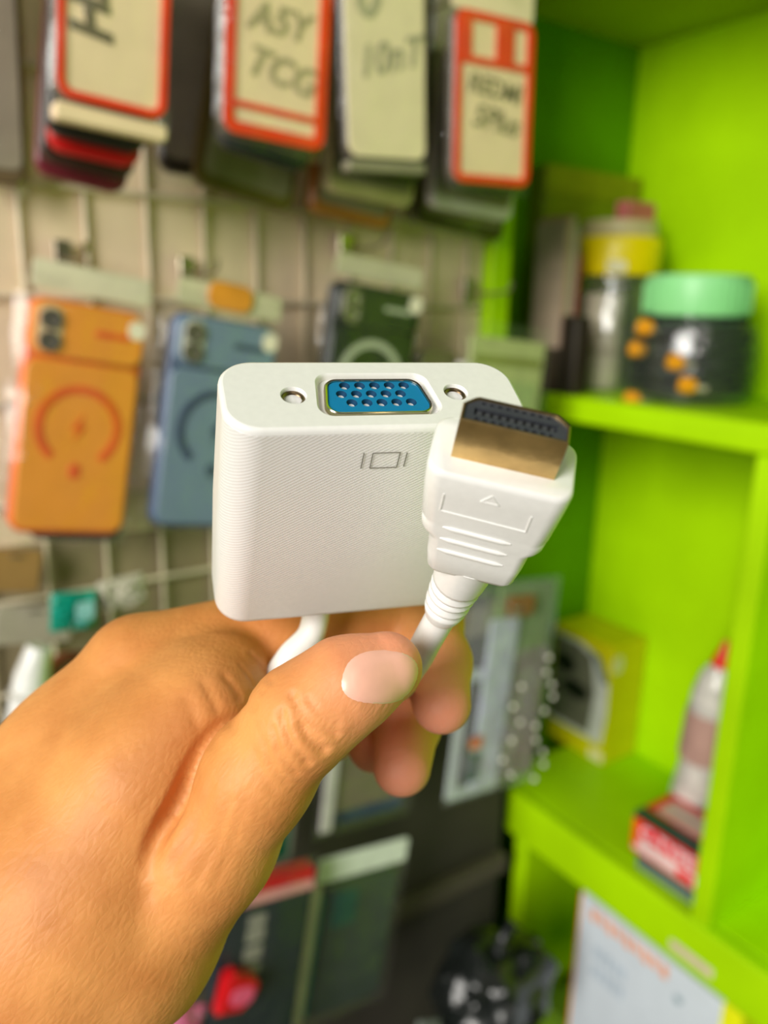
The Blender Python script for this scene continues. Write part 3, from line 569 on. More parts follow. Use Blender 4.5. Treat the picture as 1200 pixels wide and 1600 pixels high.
# red printed box on a ribbed dark box, at the front of the lower shelf
def face_box(nm, lab, cat, p0, p1, x0, dep, z0, z1):
    """box whose front faces -X; p0/p1 = Y range (far, near)"""
    return thing(nm, lab, cat, (x0, p1, z0)), p0-p1, z1-z0, dep
rb, L_, h_, d_ = face_box('ribbed_box', 'dark green ribbed box under the red printed box', 'box', 0.474, 0.398, 0.688, 0.06, ZL+0.0005, ZL+0.020)
mk('box', MB().box((0, 0, 0), (d_, L_, h_)), M('ribbed_grey', (74, 88, 88), rough=0.4), rb, 0)
for k in range(12): mk('rib', MB().box((-0.0014, 0.002+k*L_/12.3, 0.001), (0.0, 0.0052+k*L_/12.3, h_-0.004)), M('rib_grey', (120, 134, 132), rough=0.35), rb, 0)
mk('green_rim', MB().box((-0.002, -0.001, h_-0.004), (d_+0.001, L_+0.001, h_-0.0005)), M('green_rim', (10, 120, 84), rough=0.35), rb, 0)
r2, L_, h_, d_ = face_box('printed_box', 'red and white printed box with a dark top band near the shelf partition', 'box', 0.482, 0.396, 0.685, 0.065, ZL+0.0205, ZL+0.068)
mk('box', MB().box((0, 0, 0), (d_, L_, h_)), M('red_print_box', (238, 24, 40), rough=0.35), r2, 0)
mk('white_band', MB().box((-0.0006, 0.001, 0.004), (0.0, L_-0.003, 0.019)), M('white_print', (244, 214, 210), rough=0.4), r2, 0)
mk('red_patch', MB().box((-0.0011, 0.006, 0.006), (-0.0005, 0.026, 0.015)), M('red_patch', (240, 0, 20), rough=0.4), r2, 0)
text('lettering', 'C-TYPE', 0.0215, M('white_letters', (250, 222, 224), rough=0.4), r2, (-0.0007, L_*0.48, 0.0285), (math.pi/2, 0, -math.pi/2), 0.0, 0.0005)
mk('dark_band', MB().box((-0.0005, -0.0005, h_-0.0055), (0.016, L_+0.0005, h_+0.0006)), M('dark_band', (40, 66, 56), rough=0.35), r2, 0)
mk('top_print', MB().box((0.022, 0.004, h_-0.0002), (d_-0.012, L_-0.012, h_+0.0007)), M('top_print', (226, 190, 180), rough=0.4), r2, 0)
mk('orange_side', MB().box((-0.0008, L_-0.009, 0.008), (0.0, L_+0.0006, h_-0.006)), M('orange_side', (246, 92, 20), rough=0.4), r2, 0)
# glue bottle
gx = 0.775; gq = onX(1082, 1262, gx); zb0 = ZL+0.0005
gy = float(onX(1092, 1140, gx)[1]); zc = float((onX(1092, 1140, gx)-CAM)@FW)
gl = thing('glue_bottle', 'clear squeeze bottle with a red nozzle leaning near the shelf partition', 'bottle', (gx, max(gy, 0.425), zb0))
zt3 = float(onX(1120, 1036, gx)[2])-zb0; rg = px_w(36, zc); gl.rotation_euler = (math.radians(4), 0, 0)
mk('bottle_body', MB().lathe([(rg*0.1, 0), (rg*0.9, 0), (rg, 0.01), (rg*0.98, zt3*0.30), (rg*0.86, zt3*0.45), (rg*0.96, zt3*0.62), (rg*0.92, zt3*0.85), (rg*0.72, zt3*0.95), (rg*0.45, zt3)], 24), M('milky_plastic', (214, 208, 200), rough=0.2, var=0.2, scale=60, bump=1.0, bscale=70, coat=0.5), gl)
mk('label_wrap', MB().lathe([(rg*1.0, zt3*0.50), (rg*1.01, zt3*0.52), (rg*1.01, zt3*0.74), (rg*0.98, zt3*0.76)], 24, cap=False), M('pinkish_label', (190, 150, 138), rough=0.4), gl)
mk('nozzle', MB().lathe([(rg*0.42, zt3), (rg*0.40, zt3+0.006), (rg*0.24, zt3+0.018), (rg*0.10, zt3+0.030), (rg*0.02, zt3+0.031)], 18), M('red_nozzle', (236, 44, 14), rough=0.35), gl)
# white carton below the lower shelf
A_ = onX(908, 1404, XF+0.004); 
wc = thing('carton', 'white carton with orange print standing below the lower shelf', 'box', (XF+0.004, 0.345, 0.50))
hW = ZLB-0.006-0.50; LW = 0.190
mk('box', MB().bevbox((0, 0, 0), (0.06, LW, hW), 0.001), M('white_carton', (212, 222, 230), rough=0.45, var=0.03), wc)
mk('orange_edge', MB().box((-0.0005, LW-0.0025, 0.0), (0.002, LW+0.0006, hW)), M('carton_orange', (246, 150, 50), rough=0.45), wc, 0)
for k in range(9):
    mk('orange_letter', MB().box((-0.0006, LW-0.026-k*0.0125, hW-0.026+0.003*(k % 2)), (0.0, LW-0.0175-k*0.0125, hW-0.010)), M('carton_orange_print', (246, 170, 130), rough=0.45), wc, 0)
for k in range(5):
    for r_ in range(2):
        mk('grey_letter', MB().box((-0.0005, LW-0.034-k*0.010, hW-0.072-r_*0.026), (0.0, LW-0.0265-k*0.010, hW-0.056-r_*0.026)), M('carton_grey_print', (186, 200, 212), rough=0.45), wc, 0)
mk('grey_dot', MB().loft([[(-e, 0.048+0.005*math.cos(k*math.pi/8), hW-0.038+0.005*math.sin(k*math.pi/8)) for k in range(16)] for e in (0.0, 0.0006)]), M('carton_dot', (150, 172, 180), rough=0.45), wc, 0)
bs = thing('low_cabinet', 'small cabinet standing on the floor under the white carton', 'cabinet', (XF+0.02, 0.30, 0.002))
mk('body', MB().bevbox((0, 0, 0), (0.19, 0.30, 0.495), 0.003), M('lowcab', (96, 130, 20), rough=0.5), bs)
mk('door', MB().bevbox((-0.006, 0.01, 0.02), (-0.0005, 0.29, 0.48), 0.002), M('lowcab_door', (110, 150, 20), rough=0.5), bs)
yp = onX(1143, 1590, XF+0.008)
yk = thing('yellow_packet', 'bright yellow packet beside the white carton at the bottom right', 'packet', (XF+0.006, float(yp[1])-0.012, 0.4985))
mk('packet', MB().bevbox((0, 0, 0), (0.05, 0.024, float(yp[2])-0.4985+0.012), 0.002), M('yellow_packet', (232, 236, 10), rough=0.4), yk)
mk('seal', MB().box((-0.0006, 0.002, 0.02), (0.0, 0.022, 0.028)), M('yellow_seal', (200, 200, 40), rough=0.4), yk, 0)

# ------------------------------------------------------------------ the video adapter (local units mm, scaled to metres)
WHITE = mat('white_abs', (232, 231, 228), rough=0.3, var=0.02, scale=800, coat=0.15, sss=0.0)
def ribbed_white():
    m = mat('white_ribbed_abs', (230, 229, 227), rough=0.34, var=0.015, scale=900)
    nt = m.node_tree; b = nt.nodes['Principled BSDF']; tc = nt.nodes.new('ShaderNodeTexCoord')
    mp = nt.nodes.new('ShaderNodeMapping'); nt.links.new(tc.outputs['Object'], mp.inputs[0]); mp.inputs['Rotation'].default_value = (0, math.radians(33), 0)
    wv = nt.nodes.new('ShaderNodeTexWave'); wv.inputs['Scale'].default_value = 560; wv.bands_direction = 'Z'
    bp = nt.nodes.new('ShaderNodeBump'); bp.inputs['Strength'].default_value = 0.22; bp.inputs['Distance'].default_value = 0.0001
    nt.links.new(mp.outputs[0], wv.inputs['Vector']); nt.links.new(wv.outputs['Fac'], bp.inputs['Height']); nt.links.new(bp.outputs[0], b.inputs['Normal'])
    return m
RIB = ribbed_white()
NICKEL = mat('nickel', (206, 196, 176), rough=0.22, metal=1.0, var=0.05, scale=300)
BRASS = mat('gold_plate', (206, 176, 120), rough=0.3, metal=1.0, var=0.18, scale=260, bump=0.08, bscale=500)
BLUE = mat('vga_blue', (14, 122, 172), rough=0.35, var=0.03, scale=400)
BLACKP = mat('black_plastic', (58, 61, 66), rough=0.35, var=0.1, scale=500)
HOLE = mat('socket_dark', (10, 26, 38), rough=0.5)
GREYP = mat('grey_print_ink', (120, 116, 110), rough=0.6)
AM = np.array([[0.957759, -0.229755, 0.172945], [-0.05253, -0.731057, -0.680292], [0.282733, 0.642471, -0.712245]])
AT = np.array([-0.580123, -18.543625, 125.293623])
def place(o, Mx, t, s):
    W = BC @ Mx; p = CAM + BC @ (t*0.001)
    o.matrix_world = Matrix(((*W[0], p[0]), (*W[1], p[1]), (*W[2], p[2]), (0, 0, 0, 1)))
def mm(mb, s=0.001): mb.v = [(x*s, y*s, z*s) for x, y, z in mb.v]; return mb
ad = thing('video_adapter', 'white video adapter with blue socket and short cabled plug held in the hand', 'adapter')
place(ad, AM, AT, 1)
CX, HW, HT, HH, CR = -0.45, 24.3, 8.3, 48.0, 5.6
def sec(z, i, n=10): return [(CX+x, 0.25+y, z) for x, y in rrect(HW-i, HT-i, max(CR-i, 0.5), n)]
mk('housing', mm(MB().loft([sec(-HH, 1.6), sec(-HH+0.25, 0.7), sec(-HH+0.9, 0.15), sec(-HH+1.8, 0.0), sec(-24, -0.25), sec(-1.2, 0.0), sec(-1.1, 0.12)])), RIB, ad)
# end cap with recess and screw holes
def dshape(ht_, hb_, y1, y0, r, n=6):
    c = [(hb_, y0), (ht_, y1), (-ht_, y1), (-hb_, y0)]; out = []
    for k in range(4):
        p = Vector(c[k]); a = (Vector(c[k-1])-p).normalized(); b = (Vector(c[(k+1) % 4])-p).normalized()
        ang = a.angle(b); d = r/math.tan(ang/2); s_ = p+a*d; e_ = p+b*d; bis = (a+b).normalized(); ctr = p+bis*(r/math.sin(ang/2))
        a0 = math.atan2(s_.y-ctr.y, s_.x-ctr.x); a1 = math.atan2(e_.y-ctr.y, e_.x-ctr.x)
        while a1-a0 > math.pi: a1 -= 2*math.pi
        while a1-a0 < -math.pi: a1 += 2*math.pi
        out += [(ctr.x+r*math.cos(a0+(a1-a0)*q/n), ctr.y+r*math.sin(a0+(a1-a0)*q/n)) for q in range(n+1)]
    return out
def sh2(lp, dx, dy=0): return [(x+dx, y+dy) for x, y in lp]
VX, VY = -0.55, -0.15
rec0 = sh2(dshape(9.1, 10.3, 5.35, -5.0, 2.4), VX, VY); rec1 = sh2(dshape(8.6, 9.8, 4.85, -4.5, 2.0), VX, VY)
scr = [(-13.75, -0.15), (12.75, 0.25)]
outer = [(x, y) for x, y, z in sec(0, 0.75)]
cap = MB()
v, f = plate(outer, [rec0]+[circ(x, y, 2.05, 24) for x, y in scr], 0.0); cap.add(v, f)
cap.loft([sec(-1.12, 0.12), sec(-1.05, -0.02), sec(-0.5, 0.08), sec(-0.12, 0.4), sec(0, 0.75)], True, False)
def L3(lp, z): return [(x, y, z) for x, y in lp]
mid = [((a[0]+b[0])/2, (a[1]+b[1])/2) for a, b in zip(rec0, rec1)]
cap.loft([L3(rec0, 0), L3([(0.25*b[0]+0.75*a[0], 0.25*b[1]+0.75*a[1]) for a, b in zip(rec0, rec1)], -0.08), L3([(0.7*b[0]+0.3*a[0], 0.7*b[1]+0.3*a[1]) for a, b in zip(rec0, rec1)], -0.35), L3(rec1, -0.9), L3(rec1, -4.2)], False, True)
for x, y in scr: cap.loft([L3(circ(x, y, 2.05, 24), 0), L3(circ(x, y, 1.88, 24), -0.2), L3(circ(x, y, 1.85, 24), -3.5)], False, True)
me_o = mk('end_cap', mm(cap), WHITE, ad, 40)
for x, y in scr:
    nut = MB()
    prof = [(1.83, -0.62), (1.66, -0.58)]
    for k in range(6): prof += [(1.36, -0.75-k*0.42), (1.58, -0.96-k*0.42)]
    nut.lathe([(r, z) for r, z in prof]+[(0.02, -3.35)], 24, (x, y, 0), False)
    mk('screw_nut', mm(nut), M('nut_steel', (124, 106, 82), rough=0.36, metal=1.0), ad)
vg = MB()
so = sh2(dshape(7.75, 9.0, 4.15, -4.35, 2.2), VX, VY); si = sh2(dshape(7.3, 8.55, 3.7, -3.9, 1.9), VX, VY)
sm = [((a[0]+b[0])/2, (a[1]+b[1])/2) for a, b in zip(so, si)]
big = sh2(dshape(8.3, 9.5, 4.6, -4.45, 2.2), VX, VY)
vg.loft([L3(big, -4.15), L3(big, -3.9), L3(so, -3.6), L3(so, -0.35), L3([(0.6*a[0]+0.4*b[0], 0.6*a[1]+0.4*b[1]) for a, b in zip(so, si)], -0.12), L3(si, -0.2), L3(si, -3.0)], False, False)
vga = mk('vga_socket', mm(vg), NICKEL, ad, 50)
pins = [(-5.2+2.45*k, 2.55) for k in range(5)]+[(-6.1+2.41*k, 0.5) for k in range(5)]+[(-4.85+2.41*k, -1.6) for k in range(5)]
ins = MB(); bo = sh2(dshape(7.25, 8.5, 3.65, -3.85, 1.85), VX, VY)
v, f = plate(bo, [circ(x, y, 0.88, 14) for x, y in pins], -0.45); ins.add(v, f); ins.loft([L3(bo, -0.45), L3(bo, -3.4)], False, True)
mk('blue_insert', mm(ins), BLUE, vga, 30)
ps = None
for x, y in pins:
    if ps is None: c = ps = mk('pin_socket', mm(MB().lathe([(0.88, 0.0), (0.58, -0.5), (0.5, -0.55), (0.46, -2.4), (0.02, -2.4)], 14, cap=False)), mat('blue_funnel', (6, 58, 92), rough=0.7, spec=0.2), vga, 25)
    else: c = ps.copy(); COL.objects.link(c); c.parent = vga
    c.location = (x*0.001, y*0.001, -0.00045)
# printed screen icon on the front face
YF = 0.25-HT-0.26
ic = MB()
def line2(mb, a, b, wdt, y=YF):
    a = Vector((a[0], 0, a[1])); b = Vector((b[0], 0, b[1])); d = (b-a).normalized(); n_ = Vector((-d.z, 0, d.x))*wdt/2
    q = [a-n_, b-n_, b+n_, a+n_]; mb.loft([[(p_.x, yy_, p_.z) for p_ in q] for yy_ in (y+0.02, y-0.012)])
for a, b in (((-2.25, -4.9), (2.15, -4.9)), ((2.15, -4.9), (2.15, -8.1)), ((2.15, -8.1), (-2.25, -8.1)), ((-2.25, -8.1), (-2.25, -4.9)), ((-3.7, -4.8), (-3.7, -8.1)), ((3.3, -5.0), (3.3, -8.0))): line2(ic, a, b, 0.17)
mk('screen_icon', mm(ic), GREYP, ad, 0)

# plug
PM = np.array([[0.971471, 0.21713, 0.095386], [0.229711, -0.761498, -0.606097], [-0.058965, 0.610717, -0.78965]])
PT = np.array([16.471534, -7.661283, 109.497572]); PS = 0.92
def pl2ad(l):                                      # plug-local mm -> adapter-local mm
    return AM.T @ (PM @ (np.array(l)*PS) + PT - AT)
def px2ad(x, y, z): return AM.T @ (np.array([(x-600)/FPX*z, (y-800)/FPX*z, z]) - AT)
def plug(mb): mb.v = [tuple(pl2ad(p)*0.001) for p in mb.v]; return mb
def psec(z, hw, ht, r, yc=None, n=7):
    yc = -6.1+ht if yc is None else yc
    return [(x, yc+y, z) for x, y in rrect(hw, ht, r, n)]
pb_ = MB().loft([psec(-25.7, 6.2, 4.2, 1.6, -0.9), psec(-25.3, 7.0, 4.8, 1.8, -0.9), psec(-24.2, 7.5, 5.2, 1.8, -0.9), psec(-20.5, 8.0, 5.5, 1.9), psec(-16.4, 8.3, 5.6, 2.0), psec(-15.7, 8.7, 5.7, 2.2), psec(-15.1, 9.6, 5.8, 2.6), psec(-14.3, 10.0, 5.9, 2.6),
                 psec(-12.6, 10.15, 6.0, 2.6), psec(-12.2, 9.95, 6.0, 2.6), psec(-11.6, 10.3, 6.0, 2.6), psec(-5.0, 10.85, 6.15, 2.8), psec(-1.1, 11.0, 6.12, 2.8, 0.0), psec(-0.35, 10.8, 5.95, 2.7, 0.0), psec(0, 10.3, 5.6, 2.4, 0.0)])
pg = mk('plug', plug(pb_), WHITE, ad, 40); pg['label'] = 'white moulded plug body with grip ribs'
hex_ = [(-7.75, -2.5), (7.75, -2.5), (7.75, 0.9), (7.2, 1.5), (6.2, 2.5), (5.7, 2.75), (-5.7, 2.75), (-6.2, 2.5), (-7.2, 1.5), (-7.75, 0.9)]
def scl(lp, k): c = Vector((0, 0.1)); return [(x-k*(1 if x > 0 else -1), c.y+(y-c.y)*(1-k/2.6)) for x, y in lp]
LM = 8.0
mk('metal_shell', plug(MB().loft([L3(hex_, -0.3), L3(hex_, LM-0.15), L3(scl(hex_, 0.1), LM), L3(scl(hex_, 0.35), LM), L3(scl(hex_, 0.35), LM-2.0)], False, False)), BRASS, pg, 30)
ci = MB(); inn = scl(hex_, 0.36)
sq = lambda x, y, w, h: [(x-w, y-h), (x+w, y-h), (x+w, y+h), (x-w, y+h)]
holes = [sq(-5.4+k*1.18, -1.45, 0.30, 0.27) for k in range(10)]+[sq(-4.8+k*1.18, 1.85, 0.30, 0.25) for k in range(9)]
slot = [(-6.0, -0.7), (6.0, -0.7), (6.0, 0.75), (-6.0, 0.75)]
v, f = plate(inn, holes+[slot], LM-0.35); ci.add(v, f)
for h_ in holes: ci.loft([L3(h_, LM-0.35), L3(h_, LM-1.4)], False, True)
ci.loft([L3(slot, LM-0.35), L3(slot, LM-1.1)], False, True)
ci.loft([L3(inn, LM-0.35), L3(inn, LM-1.6)], False, True)
mk('contact_block', plug(ci), BLACKP, pg, 0)
mk('slot_tongue', plug(MB().box((-5.6, -0.35, LM-1.1), (5.6, 0.45, LM-0.75))), M('tongue_grey', (62, 64, 66), rough=0.45), pg, 0)
for k in range(9):
    mk('contact', plug(MB().box((-4.9+k*1.18, -0.5, LM-0.80), (-4.45+k*1.18, 0.6, LM-0.66))), M('contact_dark', (30, 30, 32), rough=0.3), pg, 0)
def rib_mesh(z, x0, x1):
    pts = [(x0+(x1-x0)*q/8, -6.1, z-0.05*q) for q in range(9)]
    return MB().tube(pts, [0.12]+[0.42]*7+[0.12], 10)
for z in (-12.3, -15.3, -18.3): mk('grip_rib', plug(rib_mesh(z, -6.4, 4.6)), WHITE, pg)
em = MB()
for a, b in (((-7.4, -4.4), (-7.4, -8.4)), ((-7.4, -8.4), (6.0, -8.8)), ((6.0, -8.8), (6.0, -5.0))): em.tube([(a[0], -6.13, a[1]), (b[0], -6.13, b[1])], 0.14, 6)
mk('embossed_frame', plug(em), WHITE, pg, 60)
em = MB()
tri = [(-1.9, -4.2), (-0.5, -2.4), (0.9, -4.2)]
for k in range(3): a, b = tri[k], tri[(k+1) % 3]; em.tube([(a[0], -6.13, a[1]), (b[0], -6.13, b[1])], 0.13, 6)
mk('embossed_arrow', plug(em), WHITE, pg, 60)
# strain relief and cable (adapter-local mm)
s0 = pl2ad((-0.2, -0.9, -24.5)); s1 = px2ad(704, 930, 136.5); s2 = px2ad(690, 962, 140.5)
path = spline([s0, (s0*0.45+s1*0.55), s1, s2], 10)
nP = len(path); rr = []
for i in range(nP):
    t = i/(nP-1); r = 4.9-1.3*t
    if i > nP*0.30 and i < nP*0.80: r -= (0.55 if (i % 4) < 2 else 0)
    if t > 0.80: r = 3.9-(t-0.8)*5.0
    rr.append(r)
mk('strain_relief', mm(MB().tube(path, rr, 24)), WHITE, pg, 50)
ex = np.array([-3.0, 0.2, -HH])
cpts = [px2ad(698, 946, 138.5), px2ad(686, 968, 141.5), px2ad(668, 1000, 146), px2ad(648, 1036, 151), px2ad(606, 1086, 157), px2ad(535, 1118, 160), px2ad(462, 1106, 160), px2ad(432, 1070, 159.5), px2ad(452, 1028, 159), px2ad(486, 990, 160), ex+np.array([-0.8, -0.4, -4.5]), ex, ex+np.array([0, 0, 3])]
mk('cable', mm(MB().tube(spline(cpts, 8), 2.75, 18)), WHITE, ad, 60)
mk('cable_collar', mm(MB().lathe([(3.2, -HH-3.2), (3.6, -HH-2.8), (4.0, -HH+0.2)], 20, (ex[0], ex[1], 0))), WHITE, ad, 50)

# ------------------------------------------------------------------ the hand (signed distance field in camera-space mm, meshed with surface nets)
def cs(x, y, z, r): return np.array([(x-600)/FPX*z, (y-800)/FPX*z, z, r*z/FPX])
def cap_d(p, a, b):
    ab = b[:3]-a[:3]; t = np.clip(((p-a[:3])@ab)/(ab@ab), 0, 1)
    return np.linalg.norm(p-a[:3]-t[..., None]*ab, axis=-1)-(a[3]+(b[3]-a[3])*t)
def smin(a, b, k):
    h = np.clip(0.5+0.5*(b-a)/k, 0, 1); return b+(a-b)*h-k*h*(1-h)
def chain(*pts): q = [cs(*p_) for p_ in pts]; return list(zip(q[:-1], q[1:]))
BODY = (chain((222, 1052, 166, 90), (125, 1205, 160, 116), (20, 1390, 156, 172), (-120, 1640, 160, 225), (-330, 2050, 175, 290))
        + chain((356, 1050, 161, 64), (304, 1126, 151, 78), (222, 1225, 146, 94), (110, 1400, 148, 150), (70, 1500, 152, 182), (-120, 1640, 160, 225)) + chain((165, 1395, 146, 118), (235, 1435, 147, 112))
        + chain((190, 1120, 192, 100), (100, 1330, 180, 140)) + chain((190, 1130, 212, 85), (90, 1330, 195, 120)))
INDEX = chain((222, 1052, 166, 90), (430, 1000, 174, 80), (655, 968, 187, 66), (680, 1035, 172, 54), (690, 1100, 161, 46))
MIDDLE = chain((200, 1080, 190, 86), (600, 1040, 203, 64), (638, 1125, 188, 50), (628, 1198, 175, 45))
RING = chain((190, 1120, 212, 82), (560, 1085, 214, 58), (584, 1166, 194, 40))
LITTLE = chain((180, 1170, 226, 70), (480, 1120, 224, 48), (520, 1150, 208, 38))
THUMB = chain((604, 1043, 136, 56), (540, 1072, 134, 71), (474, 1120, 134, 78), (400, 1215, 138, 84), (328, 1318, 143, 98), (205, 1468, 148, 128), (60, 1520, 152, 170))
def fold(p, prims, k):
    d = None
    for a, b in prims:
        e = cap_d(p, a, b); d = e if d is None else smin(d, e, k)
    return d
def sdf(p):
    d = fold(p, BODY, 12.0)
    for g in (INDEX, MIDDLE, RING, LITTLE):
        d = smin(d, fold(p, g, 3.0), 2.2)
    return smin(d, fold(p, THUMB, 4.0), 1.6)
def grad(p, e=0.15):
    g = np.stack([sdf(p+np.eye(3)[i]*e)-sdf(p-np.eye(3)[i]*e) for i in range(3)], -1)
    return g/(np.linalg.norm(g, axis=-1, keepdims=True)+1e-9)
lo = np.array([-118.0, 8.0, 108.0]); hi = np.array([26.0, 150.0, 236.0]); VX_ = 0.6
n3 = np.ceil((hi-lo)/VX_).astype(int)+1
gx_, gy_, gz_ = [lo[i]+VX_*np.arange(n3[i]) for i in range(3)]
val = np.empty(n3, np.float32); BL = 8; half = VX_*BL*0.87+0.8
nb = -(-n3//BL)
bcen = np.stack(np.meshgrid(*[lo[i]+VX_*(BL*np.arange(nb[i])+BL/2) for i in range(3)], indexing='ij'), -1)
bd_ = sdf(bcen)
for i, j, k in np.ndindex(*nb):
    sl = tuple(slice(q*BL, min((q+1)*BL, n3[a_])) for a_, q in enumerate((i, j, k)))
    if abs(bd_[i, j, k]) > half: val[sl] = bd_[i, j, k]
    else: val[sl] = sdf(np.stack(np.meshgrid(gx_[sl[0]], gy_[sl[1]], gz_[sl[2]], indexing='ij'), -1))
# close the arm at the border of the grid
val[0] = np.maximum(val[0], 0.3); val[:, -1] = np.maximum(val[:, -1], 0.3); val[:, 0] = np.maximum(val[:, 0], 0.3); val[-1] = np.maximum(val[-1], 0.3); val[:, :, -1] = np.maximum(val[:, :, -1], 0.3); val[:, :, 0] = np.maximum(val[:, :, 0], 0.3)
ins_ = val < 0
c8 = np.stack([ins_[a:n3[0]-1+a, b:n3[1]-1+b, c:n3[2]-1+c] for a in (0, 1) for b in (0, 1) for c in (0, 1)])
act = c8.any(0) & ~c8.all(0)
idx = np.full(act.shape, -1, int); cells = np.argwhere(act); idx[act] = np.arange(len(cells))
acc = np.zeros((len(cells), 3)); cnt = np.zeros(len(cells))
cor = [(a, b, c) for a in (0, 1) for b in (0, 1) for c in (0, 1)]
for i, a in enumerate(cor):
    for j, b in enumerate(cor):
        if j > i and sum(abs(x-y) for x, y in zip(a, b)) == 1:
            va = val[tuple((cells+a).T)]; vb = val[tuple((cells+b).T)]; m_ = (va < 0) != (vb < 0)
            t = np.where(m_, va/np.where(m_, va-vb, 1), 0)
            pt = np.array(a)+t[:, None]*(np.array(b)-np.array(a)); acc[m_] += pt[m_]; cnt[m_] += 1
V = lo+VX_*(cells+acc/cnt[:, None])
inner = (V[:, 0] > lo[0]+1.5) & (V[:, 1] < lo[1]+VX_*(n3[1]-1)-1.5)
for _ in range(2):
    V[inner] -= (sdf(V[inner])[:, None]*grad(V[inner]))*0.9
F_ = []
for ax in range(3):
    o1, o2 = [(1, 2), (2, 0), (0, 1)][ax]
    s0_ = [slice(1, n3[i]-1) for i in range(3)]; s0_[ax] = slice(0, n3[ax]-1); s1_ = list(s0_); s1_[ax] = slice(1, n3[ax])
    a_ = ins_[tuple(s0_)]; b_ = ins_[tuple(s1_)]
    e = np.argwhere(a_ != b_); fl = a_[tuple(e.T)]
    base = e+np.array([1 if i != ax else 0 for i in range(3)])
    d1 = np.zeros(3, int); d1[o1] = 1; d2 = np.zeros(3, int); d2[o2] = 1
    q = np.stack([idx[tuple((base-d1-d2).T)], idx[tuple((base-d2).T)], idx[tuple(base.T)], idx[tuple((base-d1).T)]], 1)
    q[~fl] = q[~fl][:, ::-1]; F_.append(q)
F_ = np.concatenate(F_); F_ = F_[(F_ >= 0).all(1)]
def hit(x, y, z0=105.0):
    d = np.array([(x-600)/FPX, (y-800)/FPX, 1.0]); s = z0; L = np.linalg.norm(d)
    for _ in range(80):
        e = float(sdf((d*s)[None])[0]); s += e*0.8/L
        if abs(e) < 0.01: break
    return d*s
CREASES = [([(456, 1086), (468, 1108), (492, 1134), (526, 1146)], 0.75, 0.55), ([(472, 1136), (484, 1156), (506, 1172)], 1.0, 0.75), ([(440, 1114), (450, 1150), (480, 1192)], 0.8, 0.6),
           ([(428, 1140), (437, 1176), (462, 1208)], 0.5, 0.6), ([(480, 1092), (500, 1118), (530, 1132)], 0.45, 0.5), ([(414, 1160), (424, 1194), (446, 1222)], 0.35, 0.7), ([(462, 1118), (476, 1138), (500, 1152)], 0.4, 0.45), ([(400, 1176), (408, 1206), (430, 1236)], 0.3, 0.8),
           ([(392, 1022), (412, 1046), (424, 1066)], 0.5, 0.6), ([(352, 1058), (374, 1088), (398, 1106)], 0.5, 0.8), ([(318, 1066), (338, 1108), (366, 1138)], 0.4, 0.9), ([(292, 1094), (308, 1136), (336, 1170)], 0.3, 1.0), ([(376, 1040), (396, 1070), (412, 1082)], 0.4, 0.5),
           ([(300, 1160), (262, 1220), (226, 1262)], 0.2, 1.4), ([(330, 1230), (306, 1290), (268, 1350)], 0.3, 0.9), ([(360, 1250), (338, 1320), (300, 1390)], 0.25, 0.8), ([(384, 1240), (366, 1310), (336, 1380)], 0.2, 0.8), ([(300, 1310), (270, 1360), (236, 1400)], 0.25, 0.9)]
nrm = grad(V)
off = np.zeros(len(V))
for pts, dep, sg in CREASES:
    pp = np.array([hit(*q) for q in pts]); best = np.full(len(V), 1e9)
    for a, b in zip(pp[:-1], pp[1:]):
        ab = b-a; t = np.clip(((V-a)@ab)/(ab@ab), 0, 1); best = np.minimum(best, np.linalg.norm(V-a-t[:, None]*ab, axis=1))
    off -= 0.62*dep*np.exp(-(best/sg)**2); off += 0.12*min(dep, 1.0)*np.exp(-((best-2.2*sg)/(sg*1.2))**2)
V = V+nrm*off[:, None]
# the deep fold where thumb and hand meet
pp = np.array([hit(*q) for q in ((196, 1338), (250, 1285), (304, 1230), (356, 1165), (396, 1112), (424, 1070))]); best = np.full(len(V), 1e9); along = np.zeros(len(V))
for k_, (a, b) in enumerate(zip(pp[:-1], pp[1:])):
    ab = b-a; t = np.clip(((V-a)@ab)/(ab@ab), 0, 1); e = np.linalg.norm(V-a-t[:, None]*ab, axis=1); m_ = e < best; best[m_] = e[m_]; along[m_] = (k_+t)[m_]
dB = fold(V, BODY, 12.0); dT = fold(V, THUMB, 4.0)
V = V-nrm*(3.2*np.clip(along/1.2, 0, 1)*np.exp(-((dB-dT)/1.5)**2)*np.exp(-(best/9.0)**2))[:, None]
def tipw(c, r0):
    return np.exp(-(np.linalg.norm(V-c[:3], axis=1)/r0)**2)
pink = np.clip(tipw(cs(604, 1043, 136, 1), 12)+tipw(cs(690, 1105, 161, 1), 15)+tipw(cs(628, 1195, 175, 1), 16)+tipw(cs(584, 1166, 194, 1), 12)*0.8, 0, 1)
Wd = (BC @ (V*0.001).T).T+CAM
root = CAM+BC@(np.array([-70, 90, 155])*0.001)
person = bpy.data.meshes.new('person')
person.from_pydata([tuple(q) for q in (Wd-root)], [], [tuple(int(i) for i in q) for q in F_]); person.update()
sk = np.stack([V[:, 0]*0.62-V[:, 1]*0.78, V[:, 0]*0.78+V[:, 1]*0.62, V[:, 2]], 1)*0.001
au = person.attributes.new('grain', 'FLOAT_VECTOR', 'POINT'); au.data.foreach_set('vector', sk.astype(np.float32).ravel())
at_ = person.attributes.new('pink', 'FLOAT', 'POINT'); at_.data.foreach_set('value', pink.astype(np.float32))
for p_ in person.polygons: p_.use_smooth = True
hand = bpy.data.objects.new('person', person); COL.objects.link(hand); hand.location = tuple(root)
tag(hand, 'left hand with forearm pinching the white adapter and its cable', 'person')
